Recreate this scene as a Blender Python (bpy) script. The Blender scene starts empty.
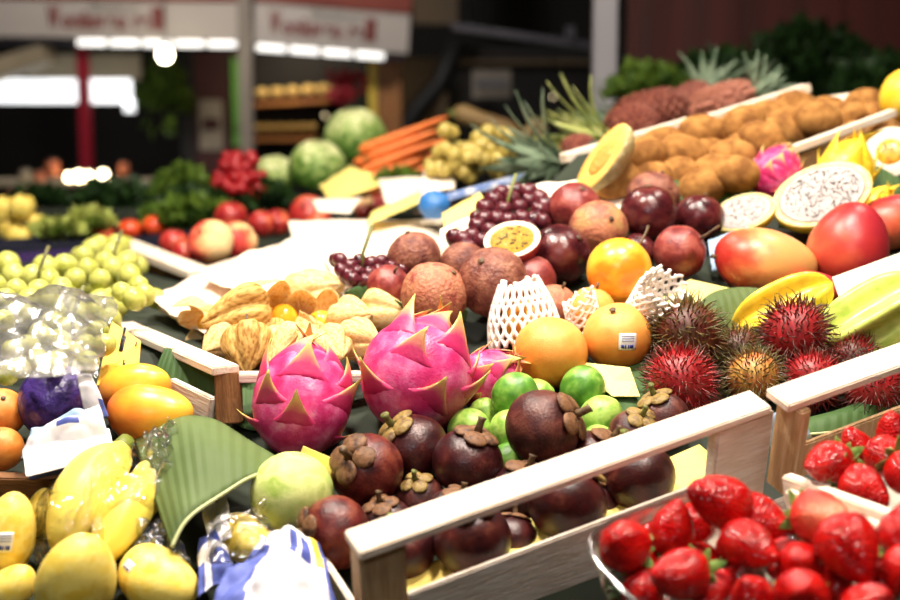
import bpy, bmesh, math, random
from mathutils import Vector, Matrix, Quaternion, noise
random.seed(7)
scene = bpy.context.scene
COL = scene.collection
# ------------------------------------------------------------------ camera
H = 1.40                                    # eye height
FPX = 1250.0                                # focal length in pixels of a 900x600 frame
PITCH = math.atan(165 / FPX)
CAM = Vector((0, 0, H))
FWD = Vector((0, math.cos(PITCH), -math.sin(PITCH)))
UPV = Vector((0, math.sin(PITCH), math.cos(PITCH)))
RGT = Vector((1, 0, 0))
cd = bpy.data.cameras.new('camera'); cam = bpy.data.objects.new('camera', cd); COL.objects.link(cam)
cam.location = CAM; cam.rotation_euler = (math.pi / 2 - PITCH, 0, 0)
cd.sensor_width = 36; cd.lens = 50; cd.clip_start = 0.05; cd.clip_end = 60
cd.dof.use_dof = True; cd.dof.focus_distance = 1.13; cd.dof.aperture_fstop = 4.0
scene.camera = cam
# ------------------------------------------------------------------ world, lamps and fill lights, exposure
scene.view_settings.view_transform = 'Standard'; scene.view_settings.look = 'None'
scene.view_settings.gamma = 1; scene.view_settings.use_curve_mapping = False
scene.view_settings.exposure = 0.0
w = bpy.data.worlds.new('world'); scene.world = w; w.use_nodes = True
w.node_tree.nodes['Background'].inputs[0].default_value = (1.0, 0.86, 0.72, 1)
w.node_tree.nodes['Background'].inputs[1].default_value = 0.018
def area(name, loc, target, size, power, col=(1, 0.9, 0.78)):
    l = bpy.data.lights.new(name, 'AREA'); l.shape = 'DISK'; l.size = size; l.energy = power; l.color = col
    o = bpy.data.objects.new(name, l); COL.objects.link(o); o.location = loc
    o.rotation_euler = (Vector(target) - Vector(loc)).to_track_quat('-Z', 'Y').to_euler()
    return o
area('stall_lamp_or_fill', (0.20, 0.98, 2.55), (0.14, 1.10, 1.1), 0.18, 31)
area('stall_lamp_or_fill', (-0.48, 1.10, 2.60), (-0.42, 1.25, 1.15), 0.20, 36)
area('stall_lamp_or_fill', (0.85, 1.75, 2.70), (0.45, 1.75, 1.3), 0.20, 11)
area('stall_lamp_or_fill', (-0.55, 2.30, 2.70), (-0.30, 2.30, 1.2), 0.22, 15)
area('fill_light', (-0.55, -1.1, 2.5), (0.05, 1.1, 1.15), 0.22, 11, (0.95, 0.96, 1.0))  # added cool fill from behind the camera for front faces and bluish glints
area('fill_light', (-1.2, 5.2, 4.2), (-1.6, 9.0, 2.0), 0.6, 95, (1, 0.93, 0.86))  # unseen light added to brighten the stall signs
area('stall_lamp_or_fill', (0.42, 0.30, 2.55), (0.25, 0.95, 1.1), 0.18, 12)  # fill added on the customer side to brighten the crate fronts
area('bakery_fill_light', (-1.15, 9.05, 2.05), (-1.1, 9.6, 1.55), 0.15, 7, (1, 0.85, 0.6))  # unseen light added to brighten the loaves and the red garland
area('fill_light', (1.3, 2.6, 3.6), (1.2, 3.6, 1.4), 0.5, 5, (1, 0.9, 0.8))  # unseen light added to bring out the red-brown wall
# ------------------------------------------------------------------ places
def ray(px, py):
    return FWD + RGT * ((px - 450) / FPX) + UPV * ((300 - py) / FPX)
def D(px, py, d):                           # point at depth d along the view axis
    return CAM + ray(px, py) * d
SL = 0.404; SA = math.atan(SL); SN = Vector((0, -math.sin(SA), math.cos(SA)))
SZ0 = H - 0.313; SY0 = 1.023                # sloping display board
LZ = H - 0.22                               # flat table on the left
def hit(px, py, p0, n):
    r = ray(px, py); return CAM + r * ((p0 - CAM).dot(n) / r.dot(n))
def S(px, py, h=0.0):                       # a point h above the sloping board
    return hit(px, py, Vector((0, SY0, SZ0)) + SN * h, SN)
def L(px, py, h=0.0):
    return hit(px, py, Vector((0, 0, LZ + h)), Vector((0, 0, 1)))
def Y(px, py, y):                           # a point on the plane y = const
    return hit(px, py, Vector((0, y, 0)), Vector((0, 1, 0)))
def dep(p): return (p - CAM).dot(FWD)
def seat(px, py, rp, surf=S, lift=0.0, k=1.0):  # centre and radius of a fruit resting on a surface
    r = 0.03
    for _ in range(8):
        c = surf(px, py, r * k + lift); r = rp * dep(c) / FPX
    return c, r
def idir(dx, dy, dz=0.0):                   # direction: right, up, towards the viewer
    return (RGT * dx + UPV * dy - FWD * dz).normalized()
# ------------------------------------------------------------------ mesh helpers
def mk(name, vs, fs, smooth=True, attr=None):
    m = bpy.data.meshes.new(name); m.from_pydata([tuple(v) for v in vs], [], fs); m.update()
    if smooth: m.polygons.foreach_set('use_smooth', [True] * len(m.polygons))
    if attr:
        a = m.attributes.new('t', 'FLOAT', 'POINT'); a.data.foreach_set('value', attr)
    return m
def ball(nu=28, nv=18, fn=None):
    vs = []; fs = []
    for j in range(nv + 1):
        th = math.pi * j / nv
        for i in range(nu):
            ph = 2 * math.pi * i / nu
            d = Vector((math.sin(th) * math.cos(ph), math.sin(th) * math.sin(ph), math.cos(th)))
            if j in (0, nv) and i > 0: continue
            vs.append(fn(d, th, ph) if fn else d)
    idx = lambda j, i: 0 if j == 0 else (len(vs) - 1 if j == nv else 1 + (j - 1) * nu + i % nu)
    for j in range(nv):
        for i in range(nu):
            q = [idx(j, i), idx(j + 1, i), idx(j + 1, i + 1), idx(j, i + 1)]
            q2 = []
            for a in q:
                if a not in q2: q2.append(a)
            fs.append(q2)
    return vs, fs
def tube(pts, rad, n=8, cap=True):
    pts = [Vector(p) for p in pts]; vs = []; fs = []
    if not isinstance(rad, (list, tuple)): rad = [rad] * len(pts)
    ref = Vector((0, 0, 1))
    if abs((pts[-1] - pts[0]).normalized().dot(ref)) > 0.9: ref = Vector((1, 0, 0))
    for k, p in enumerate(pts):
        t = (pts[min(k + 1, len(pts) - 1)] - pts[max(k - 1, 0)]).normalized()
        a = t.cross(ref).normalized(); b = t.cross(a)
        for i in range(n):
            ph = 2 * math.pi * i / n
            vs.append(p + (a * math.cos(ph) + b * math.sin(ph)) * rad[k])
    for k in range(len(pts) - 1):
        for i in range(n):
            fs.append([k * n + i, k * n + (i + 1) % n, (k + 1) * n + (i + 1) % n, (k + 1) * n + i])
    if cap:
        fs.append(list(range(n))[::-1]); fs.append([(len(pts) - 1) * n + i for i in range(n)])
    return vs, fs
def join(*ms):
    vs = []; fs = []
    for v, f in ms:
        o = len(vs); vs += list(v); fs += [[i + o for i in q] for q in f]
    return vs, fs
def boxm(lo, hi, bev=0.0):
    bm = bmesh.new(); bmesh.ops.create_cube(bm, size=1)
    lo = Vector(lo); hi = Vector(hi)
    for v in bm.verts: v.co = Vector([(lo[i] + hi[i]) / 2 + v.co[i] * (hi[i] - lo[i]) for i in range(3)])
    if bev: bmesh.ops.bevel(bm, geom=bm.edges[:], offset=bev, segments=2, affect='EDGES')
    m = bpy.data.meshes.new('box'); bm.to_mesh(m); bm.free(); return m
def grid(P, nu, nv, th=0.0, up=None):       # P(a, b) -> point, a sheet with thickness
    vs = [Vector(P(i / nu, j / nv)) for j in range(nv + 1) for i in range(nu + 1)]
    at = [i / nu for j in range(nv + 1) for i in range(nu + 1)]
    W = nu + 1; fs = []
    for j in range(nv):
        for i in range(nu): fs.append([j * W + i, j * W + i + 1, (j + 1) * W + i + 1, (j + 1) * W + i])
    if th:
        n = len(vs); nr = []
        for j in range(nv + 1):
            for i in range(nu + 1):
                a = vs[j * W + min(i + 1, nu)] - vs[j * W + max(i - 1, 0)]
                b = vs[min(j + 1, nv) * W + i] - vs[max(j - 1, 0) * W + i]
                nr.append(a.cross(b).normalized())
        vs += [vs[k] - nr[k] * th for k in range(n)]; at += at
        fs += [[q + n for q in f[::-1]] for f in fs[:]]
        for i in range(nu):
            fs.append([i + 1, i, n + i, n + i + 1]); k = nv * W + i; fs.append([k, k + 1, n + k + 1, n + k])
        for j in range(nv):
            a = j * W; b = (j + 1) * W; fs.append([a, b, n + b, n + a]); a += nu; b += nu; fs.append([b, a, n + a, n + b])
    return vs, fs, at
# ------------------------------------------------------------------ object helpers
def obj(name, mesh, mat, parent=None, loc=None, rot=None, scale=None):
    o = bpy.data.objects.new(name, mesh); COL.objects.link(o)
    if mat is not None and len(mesh.materials) == 0: mesh.materials.append(mat)
    elif mat is not None and mesh.materials[0] != mat:
        o.material_slots[0].link = 'OBJECT'; o.material_slots[0].material = mat
    if parent: o.parent = parent
    if loc is not None: o.location = loc
    if rot is not None: o.rotation_mode = 'QUATERNION'; o.rotation_quaternion = rot
    if scale is not None: o.scale = scale if hasattr(scale, '__len__') else (scale,) * 3
    return o
def tag(o, label, cat, group=None, kind=None):
    o['label'] = label; o['category'] = cat
    if group: o['group'] = group
    if kind: o['kind'] = kind
    return o
def thing(name, label, cat, loc=(0, 0, 0), rot=None, scale=1.0, group=None):
    o = bpy.data.objects.new(name, None); COL.objects.link(o); o.empty_display_size = 0.02
    o.location = loc; o.scale = scale if hasattr(scale, '__len__') else (scale,) * 3
    if rot is not None: o.rotation_mode = 'QUATERNION'; o.rotation_quaternion = rot
    return tag(o, label, cat, group)
def zto(axis, spin=0.0):                    # rotation that takes +Z to axis
    return Vector(axis).to_track_quat('Z', 'Y') @ Quaternion((0, 0, 1), spin)
def frame(u, v, n): return Matrix((u, v, n)).transposed().to_quaternion()
def nz(p, s=1.0, o=0.0): return noise.noise(Vector(p) * s + Vector((o, o * 1.7, -o)))
ROUND = []                                  # (object, centre, radius, surface) of roughly round fruit, settled against each other at the end
def settle(o, r, surf='S', front=False):
    ROUND.append([o, o.location.copy(), r, surf, front, o.location.copy()]); return o
# ------------------------------------------------------------------ materials
def pm(name, cols, scale=3.0, rough=0.45, bump=0.0, bscale=30.0, spec=0.5, det=4, sss=0.0, stretch=None,
       pos=None, grad=None, attr=False, emit=None, bkind='noise', coat=0.0, trans=0.0, shift=True, mixn=0.0):
    m = bpy.data.materials.new(name); m.use_nodes = True; nt = m.node_tree; N = nt.nodes; K = nt.links.new
    b = N['Principled BSDF']
    b.inputs['Roughness'].default_value = rough; b.inputs['Specular IOR Level'].default_value = spec
    b.inputs['Coat Weight'].default_value = coat; b.inputs['Coat Roughness'].default_value = 0.15
    if sss:
        b.inputs['Subsurface Weight'].default_value = sss; b.inputs['Subsurface Radius'].default_value = (0.012, 0.006, 0.003)
        b.inputs['Subsurface Scale'].default_value = 0.5
    if emit: b.inputs['Emission Color'].default_value = (*emit[0], 1); b.inputs['Emission Strength'].default_value = emit[1]
    if len(cols) == 1: cols = [cols[0], cols[0]]
    tc = N.new('ShaderNodeTexCoord'); vec = tc.outputs['Object']
    if shift:
        oi = N.new('ShaderNodeObjectInfo'); mu = N.new('ShaderNodeMath'); mu.operation = 'MULTIPLY'; mu.inputs[1].default_value = 37.0
        ad = N.new('ShaderNodeVectorMath'); K(oi.outputs['Random'], mu.inputs[0]); K(vec, ad.inputs[0]); K(mu.outputs[0], ad.inputs[1]); vec = ad.outputs[0]
    if stretch:
        mp = N.new('ShaderNodeMapping'); mp.inputs['Scale'].default_value = stretch; K(vec, mp.inputs['Vector']); vec = mp.outputs[0]
    no = N.new('ShaderNodeTexNoise'); no.inputs['Scale'].default_value = scale; no.inputs['Detail'].default_value = det; K(vec, no.inputs['Vector'])
    fac = no.outputs['Fac']
    if attr or grad is not None:
        if attr:
            at = N.new('ShaderNodeAttribute'); at.attribute_name = 't'; f0 = at.outputs['Fac']
        else:
            dt = N.new('ShaderNodeVectorMath'); dt.operation = 'DOT_PRODUCT'; dt.inputs[1].default_value = grad
            K(tc.outputs['Object'], dt.inputs[0]); ma = N.new('ShaderNodeMath'); ma.operation = 'MULTIPLY_ADD'
            ma.inputs[1].default_value = 0.5; ma.inputs[2].default_value = 0.5; K(dt.outputs['Value'], ma.inputs[0]); f0 = ma.outputs[0]
        sb = N.new('ShaderNodeMath'); sb.operation = 'SUBTRACT'; sb.inputs[1].default_value = 0.5; K(fac, sb.inputs[0])
        m2 = N.new('ShaderNodeMath'); m2.operation = 'MULTIPLY_ADD'; m2.inputs[1].default_value = mixn or 0.5; K(sb.outputs[0], m2.inputs[0]); K(f0, m2.inputs[2]); fac = m2.outputs[0]
    rp = N.new('ShaderNodeValToRGB'); e = rp.color_ramp.elements
    if pos is None:
        lo, hi = (0.0, 1.0) if (attr or grad is not None) else (0.36, 0.64)
        pos = [lo + (hi - lo) * i / (len(cols) - 1) for i in range(len(cols))]
    while len(e) < len(cols): e.new(0.5)
    for i, c in enumerate(cols): e[i].position = pos[i]; e[i].color = (*c, 1)
    K(fac, rp.inputs[0]); K(rp.outputs[0], b.inputs['Base Color'])
    if bump:
        if bkind == 'noise':
            bn = N.new('ShaderNodeTexNoise'); bn.inputs['Scale'].default_value = bscale; bn.inputs['Detail'].default_value = 3; ho = bn.outputs['Fac']
        elif bkind == 'voro':
            bn = N.new('ShaderNodeTexVoronoi'); bn.inputs['Scale'].default_value = bscale; ho = bn.outputs['Distance']
        K(vec, bn.inputs['Vector'])
        bp = N.new('ShaderNodeBump'); bp.inputs['Strength'].default_value = bump; bp.inputs['Distance'].default_value = 0.05
        K(ho, bp.inputs['Height']); K(bp.outputs[0], b.inputs['Normal'])
    if trans:
        tr = N.new('ShaderNodeBsdfTranslucent'); K(rp.outputs[0], tr.inputs['Color'])
        mx = N.new('ShaderNodeMixShader'); mx.inputs[0].default_value = trans
        K(b.outputs[0], mx.inputs[1]); K(tr.outputs[0], mx.inputs[2]); K(mx.outputs[0], N['Material Output'].inputs['Surface'])
    return m
def film(name, base=0.10, bump=0.6, bscale=25.0, tint=(1, 1, 1), rough=0.08, haze=0.0):   # clear plastic film
    m = bpy.data.materials.new(name); m.use_nodes = True; N = m.node_tree.nodes; K = m.node_tree.links.new
    N.remove(N['Principled BSDF'])
    t = N.new('ShaderNodeBsdfTransparent'); t.inputs[0].default_value = (*tint, 1)
    g = N.new('ShaderNodeBsdfGlossy'); g.inputs['Roughness'].default_value = rough
    tc = N.new('ShaderNodeTexCoord'); no = N.new('ShaderNodeTexNoise'); no.inputs['Scale'].default_value = bscale; no.inputs['Detail'].default_value = 2
    no.inputs['Distortion'].default_value = 1.5
    K(tc.outputs['Object'], no.inputs['Vector'])
    bp = N.new('ShaderNodeBump'); bp.inputs['Strength'].default_value = bump; bp.inputs['Distance'].default_value = 0.02
    K(no.outputs['Fac'], bp.inputs['Height']); K(bp.outputs[0], g.inputs['Normal'])
    lw = N.new('ShaderNodeLayerWeight'); lw.inputs['Blend'].default_value = 0.25; K(bp.outputs[0], lw.inputs['Normal'])
    ma = N.new('ShaderNodeMath'); ma.operation = 'MULTIPLY_ADD'; ma.inputs[1].default_value = 0.55; ma.inputs[2].default_value = base; ma.use_clamp = True
    K(lw.outputs['Fresnel'], ma.inputs[0])
    mx = N.new('ShaderNodeMixShader'); K(ma.outputs[0], mx.inputs[0]); K(t.outputs[0], mx.inputs[1]); K(g.outputs[0], mx.inputs[2])
    if haze:
        df = N.new('ShaderNodeBsdfDiffuse'); df.inputs[0].default_value = (.95, .93, .88, 1); m2 = N.new('ShaderNodeMixShader')
        hm = N.new('ShaderNodeMath'); hm.operation = 'MULTIPLY'; hm.inputs[1].default_value = haze * 2; hm.use_clamp = True; K(no.outputs['Fac'], hm.inputs[0])
        K(hm.outputs[0], m2.inputs[0]); K(mx.outputs[0], m2.inputs[1]); K(df.outputs[0], m2.inputs[2]); mx = m2
    K(mx.outputs[0], N['Material Output'].inputs['Surface']); return m
def c8(r, g, b):                            # 8-bit display colour -> linear
    f = lambda x: (x / 255 / 12.92) if x < 10 else ((x / 255 + 0.055) / 1.055) ** 2.4
    return (f(r), f(g), f(b))
M = {}
M['wood'] = pm('pale_wood', [c8(240, 224, 206), c8(230, 208, 184), c8(244, 232, 216)], 14, 0.6, 0.15, 60, 0.3, stretch=(1, 9, 9))
M['wood_grey'] = pm('grey_wood', [c8(226, 214, 200), c8(210, 194, 176), c8(232, 222, 210)], 14, 0.65, 0.15, 60, 0.25, stretch=(1, 9, 9))
M['wood_tan'] = pm('tan_wood', [c8(206, 170, 126), c8(188, 148, 104), c8(216, 184, 142)], 14, 0.65, 0.2, 60, 0.25, stretch=(9, 9, 1))
M['wood_brown'] = pm('brown_wood', [c8(140, 96, 58), c8(110, 72, 42)], 12, 0.65, 0.2, 60, 0.25, stretch=(1, 9, 9))
M['dark'] = pm('dark_board', [c8(38, 40, 30), c8(24, 26, 20)], 8, 0.8)
M['black'] = pm('black_paint', [c8(16, 13, 12)], 8, 0.6)
# ------------------------------------------------------------------ the place: floor, walls, stall counter
def wbox(name, lo, hi, mat, parent=None, bev=0.0): return obj(name, boxm(lo, hi, bev), mat, parent)
def struct(o): o['kind'] = 'structure'; return o
M['floor'] = pm('floor_stone', [c8(50, 44, 40), c8(38, 33, 30)], 3, 0.6)
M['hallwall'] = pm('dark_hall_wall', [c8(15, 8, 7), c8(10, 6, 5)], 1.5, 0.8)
M['redwall'] = pm('red_brown_panel', [c8(92, 26, 14), c8(70, 18, 10)], 2, 0.6, stretch=(6, 1, 0.4))
struct(wbox('floor', (-8, -1, -0.05), (8, 14, 0), M['floor']))
struct(wbox('ceiling', (-8, -1, 4.5), (8, 14, 4.6), M['hallwall']))
struct(wbox('wall_back', (-8, 12.0, 0), (8, 12.1, 4.5), M['hallwall']))
wr = struct(obj('wall_right', boxm((0.62, 4.4, 0), (4.0, 4.5, 3.2)), M['redwall']))
for i in range(9):
    o = obj('panel', boxm((0.64 + i * 0.36, 4.385, 0.9), (0.64 + i * 0.36 + 0.345, 4.40, 3.1), 0.004), M['redwall'], wr)
# stall counter
FL = D(360, 553, 0.845); FR = D(772, 406, 0.985)
CU = (FR - FL).normalized(); CN = (SN - CU * SN.dot(CU)).normalized(); CV = CN.cross(CU)
CQ = frame(CU, CV, CN); LR = (FR - FL).length
M['cloth'] = pm('dark_green_liner', [c8(34, 44, 26), c8(22, 30, 18)], 10, 0.8)
def prism(pts_yz, x0, x1):
    n = len(pts_yz); vs = [(x0, y, z) for y, z in pts_yz] + [(x1, y, z) for y, z in pts_yz]
    fs = [list(range(n))[::-1], [n + i for i in range(n)]] + [[i, (i + 1) % n, n + (i + 1) % n, n + i] for i in range(n)]
    return mk('prism', vs, fs, False)
ct = thing('display_counter', 'dark stepped market counter under all the fruit crates', 'counter', (0, 1.2, 0))
def cpart(name, mesh, mat):
    o = obj(name, mesh, mat, ct); o.location = (0, -1.2, 0); return o
sz = lambda y: SZ0 + SL * (y - SY0)
ye = SY0 + (LZ - SZ0) / SL
def slope_poly(xy, th=0.03):
    n = len(xy); vs = [(x, y, sz(y)) for x, y in xy] + [(x, y, sz(y) - th) for x, y in xy]
    return mk('slope', vs, [list(range(n)), [n + i for i in range(n)][::-1]] + [[(i + 1) % n, i, n + i, n + (i + 1) % n] for i in range(n)], False)
cpart('sloping_board', slope_poly([(-0.17, 0.70), (FL.x - 0.012, 0.70), (FL.x - 0.012 + 0.02 * CV.x, FL.y + 0.014), (FR.x + CU.x * 0.62, FR.y + CU.y * 0.62 + .005), (0.92, 1.78), (0.20, 1.78), (0.10, 1.58), (-0.02, 1.44), (-0.17, 1.27)]), M['cloth'])
cpart('sloping_board', prism([(0.70, sz(0.70)), (ye, LZ), (ye, LZ - 0.03), (0.70, sz(0.70) - 0.03)], -0.75, -0.17), M['cloth'])
cpart('table_board', boxm((-1.7, ye, LZ - 0.03), (-0.17, 2.75, LZ)), M['cloth'])
cpart('table_board', boxm((-0.17, ye, LZ - 0.03), (0.55, 2.75, LZ)), M['cloth'])
cpart('shelf_board', boxm((0.26, 1.785, sz(1.78) - 0.03), (1.25, 2.75, sz(1.78) - 0.005)), M['cloth'])
cpart('step_board', boxm((-1.7, 2.755, LZ - 0.03), (0.55, 3.5, LZ + 0.05)), M['cloth'])
cpart('front_shelf', mk('fs', [p for h in (-0.14, -0.16) for p in [FL + CU * a + CV * b + CN * h + Vector((0, 0, 0)) for a, b in ((-.01, -.30), (.78, -.30), (.78, .02), (-.01, .02))]], [[0, 1, 2, 3], [7, 6, 5, 4], [1, 0, 4, 5], [2, 1, 5, 6], [3, 2, 6, 7], [0, 3, 7, 4]], False), M['cloth'])
cpart('front_panel', boxm((-0.75, 0.70, 0.0), (FL.x - 0.012, 0.72, sz(0.70) - 0.03)), M['dark'])
cpart('side_panel', prism([(0.74, 0), (1.25, 0), (1.25, sz(1.25) - 0.03), (0.74, sz(0.74) - 0.03)], -0.17, -0.15), M['dark'])
cpart('base', boxm((-1.6, 1.9, 0), (1.2, 3.4, LZ - 0.031)), M['dark'])
# ------------------------------------------------------------------ wooden crates
def beam(name, p0, p1, w, h, mat, parent=None, upv=SN, bev=0.0012):
    # a straight piece from p0 to p1; the points are the middle of its top face; w across, h down
    u = (p1 - p0); ln = u.length; u.normalize(); v = upv.cross(u).normalized(); n = u.cross(v)
    o = obj(name, boxm((0, -w / 2, -h), (ln, w / 2, 0), bev), mat, parent, p0, frame(u, v, n)); return o
def crate(name, label, org, parts):
    t = thing(name, label, 'crate', org, CQ)
    for nm, lo, hi, mt in parts: obj(nm, boxm(lo, hi, 0.0012), M[mt], t)
    return t
crate('wooden_crate', 'pale wooden crate with an open slatted front holding mangosteens and limes', FL, [
    ('rail', (0, 0, -0.008), (LR, 0.027, 0), 'wood'),
    ('post', (0.001, 0.004, -0.140), (0.036, 0.022, -0.0085), 'wood_tan'),
    ('post', (LR - 0.050, 0.002, -0.105), (LR + 0.006, 0.014, -0.0085), 'wood_grey'),
    ('front_board', (0.037, 0.004, -0.140), (LR - 0.051, 0.009, -0.058), 'wood_grey'),
    ('side_board', (0.001, 0.023, -0.090), (0.006, 0.20, -0.070), 'wood_grey'),
])
R2 = D(793, 404, 0.968)
crate('wooden_crate', 'pale wooden crate with a slatted front holding hairy rambutans', R2, [
    ('rail', (-0.004, 0, -0.008), (0.30, 0.027, 0), 'wood'),
    ('post', (0.006, -0.004, -0.095), (0.017, 0.024, -0.0085), 'wood_tan'),
    ('front_board', (0.018, 0.004, -0.085), (0.30, 0.009, -0.050), 'wood_tan'),
])
# strawberry crates in front of them
t = thing('strawberry_crate', 'low pale crate tray around the strawberry punnets', 'crate', D(785, 473, 0.95))
t.matrix_world  # parts are placed in world axes relative to the base
def wpart(o, t):                            # keep a world-placed piece under its thing
    o.parent = t; o.matrix_parent_inverse = Matrix.Translation(t.location).inverted(); return o
def wbeam(name, t, p0, p1, w, h, mat, upv=SN): return wpart(beam(name, p0, p1, w, h, M[mat], None, upv), t)
wbeam('side_rail', t, D(786, 474, 0.955), D(925, 524, 0.83), 0.010, 0.022, 'wood')
wbeam('side_rail', t, D(788, 489, 0.945), D(925, 541, 0.82), 0.008, 0.03, 'wood')
wbeam('floor_board', t, FL + CU * 0.235 + CV * -0.06 + CN * -0.094, FR + CU * 0.10 + CV * -0.06 + CN * -0.094, 0.11, 0.046, 'wood_grey')
t2 = thing('strawberry_crate', 'crate floor below the loose strawberries by the rambutan crate', 'crate', D(860, 500, 0.92))
wbeam('floor_board', t2, R2 + CU * 0.02 + CV * -0.04 - CN * 0.088, R2 + CU * 0.25 + CV * -0.04 - CN * 0.088, 0.08, 0.05, 'wood_grey')
# physalis crate on the left
t = thing('wooden_crate', 'pale wooden crate with a brown end post holding physalis', 'crate', L(225, 400, 0))
a0 = D(226, 366, 1.13); a1 = D(122, 322, 1.40)
wbeam('rail', t, a0, a1, 0.026, 0.008, 'wood', Vector((0, 0, 1)))
wbeam('post', t, D(226, 373, 1.13), D(228, 424, 1.13), 0.022, 0.020, 'wood_brown', idir(0, 0.1, 1))
wbeam('side_board', t, a0 + Vector((0, 0, -0.036)), a1 + Vector((0, 0, -0.036)), 0.006, 0.036, 'wood_grey', Vector((0, 0, 1)))
wbeam('rail', t, a0 + Vector((0.006, 0.01, -0.008)), a0 + Vector((0.30, 0.13, -0.03)), 0.02, 0.008, 'wood_grey', Vector((0, 0, 1)))
# peach crate
t = thing('wooden_crate', 'pale wooden crate holding peaches beside the white paper', 'crate', L(160, 280, 0))
wbeam('rail', t, D(203, 271, 1.86), D(122, 240, 2.15), 0.045, 0.012, 'wood', Vector((0, 0, 1)))
wbeam('side_board', t, D(203, 278, 1.86), D(122, 246, 2.15), 0.010, 0.04, 'wood_brown', Vector((0, 0, 1)))
wbeam('rail', t, D(205, 270, 1.87), D(345, 226, 2.25), 0.03, 0.012, 'wood', Vector((0, 0, 1)))
# back rails on the right
t = thing('wooden_crate', 'long crate rail with an end block in front of the pineapples', 'crate', D(690, 140, 1.78))
wbeam('rail', t, D(562, 154, 1.72), D(690, 117, 1.80), 0.02, 0.013, 'wood', Vector((0, 0, 1)))
wbeam('rail', t, D(692, 120, 1.78), D(806, 84, 1.88), 0.02, 0.013, 'wood', Vector((0, 0, 1)))
wbeam('post', t, D(803, 89, 1.905), D(804, 112, 1.905), 0.02, 0.02, 'wood_tan', idir(0, 0.1, 1))
wbeam('side_board', t, D(575, 170, 1.76), D(800, 101, 1.91), 0.008, 0.03, 'wood_brown', Vector((0, 0, 1)))
t = thing('wooden_crate', 'slim crate rail between the kiwis and the yellow dragon fruit', 'crate', D(820, 150, 1.55))
wbeam('rail', t, D(756, 159, 1.585), D(893, 109, 1.68), 0.014, 0.010, 'wood', Vector((0, 0, 1)))
wbeam('side_board', t, D(770, 166, 1.60), D(893, 121, 1.70), 0.006, 0.03, 'wood_tan', Vector((0, 0, 1)))
# ------------------------------------------------------------------ fruit builders (unit radius, +Z = stem or tip axis)
CACHE = {}
def cached(key, fn):
    if key not in CACHE: CACHE[key] = fn()
    return CACHE[key]
# --- mangosteen
M['mangosteen'] = pm('mangosteen_skin', [c8(34, 8, 12), c8(54, 14, 16), c8(70, 22, 20), c8(100, 50, 38)], 2.2, 0.34, 0.10, 14, 0.5, pos=[0.3, 0.48, 0.62, 0.74])
M['mangosteen_br'] = pm('mangosteen_brown_skin', [c8(50, 20, 18), c8(74, 30, 26), c8(98, 52, 42)], 2.2, 0.42, 0.12, 14, 0.4)
M['mangosteen_red'] = pm('mangosteen_red_skin', [c8(62, 14, 14), c8(92, 28, 24), c8(116, 54, 38)], 2.2, 0.38, 0.12, 14, 0.4)
M['sepal'] = pm('mangosteen_sepal', [c8(118, 92, 52), c8(146, 122, 66), c8(96, 70, 44)], 3, 0.5, 0.15, 9, 0.3)
M['sepal_br'] = pm('mangosteen_brown_sepal', [c8(96, 66, 44), c8(126, 88, 58), c8(70, 46, 34)], 3, 0.55, 0.15, 9, 0.3)
M['stemg'] = pm('green_stem', [c8(120, 130, 60), c8(90, 84, 40)], 6, 0.5)
M['stemb'] = pm('brown_stem', [c8(104, 78, 46), c8(70, 50, 32)], 6, 0.6)
def mango_body(seed):
    def f(d, th, ph):
        r = 1 + 0.025 * nz(d, 1.6, seed) + 0.008 * nz(d, 6, seed)
        return Vector((d.x * r, d.y * r, d.z * r * 0.92))
    return mk('mangosteen', *ball(30, 20, f))
def sepal_mesh():
    def f(d, th, ph):                       # a thick lobe lying on the dome, curled up at its rim
        x = 0.40 + d.x * 0.30; y = d.y * 0.34; z = d.z * 0.095
        z += 0.98 - 0.42 * (x * x + y * y) + 0.16 * max(0, x - 0.42) ** 0.8 + 0.06 * y * y
        return Vector((x, y, z))
    return mk('sepal', *ball(16, 10, f))
def mangosteen(px, py, rp, ax, label, skin='mangosteen', sep='sepal', lift=0.0, spin=0.0, surf=S):
    c, r = seat(px, py, rp, surf, lift)
    t = settle(thing('mangosteen', label, 'mangosteen', c, zto(idir(*ax), spin), r, 'mangosteens in the slatted crate'), r, 'S', True)
    obj('skin', cached(('mb', px % 3), lambda: mango_body(px % 3)), M[skin], t)
    for k in range(4):
        obj('sepal', cached('sepal', sepal_mesh), M[sep], t, (0, 0, -0.02), Quaternion((0, 0, 1), k * math.pi / 2 + random.uniform(-.12, .12)),
            (random.uniform(.92, 1.1), random.uniform(.9, 1.1), 1.0))
    obj('stem', cached('mstem', lambda: mk('stem', *tube([(0, 0, .85), (0, 0, 1.12), (.03, 0, 1.3), (.06, 0, 1.36)], [.12, .10, .10, .13], 10))), M['stemg' if sep == 'sepal' else 'stemb'], t)
    return t
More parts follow.
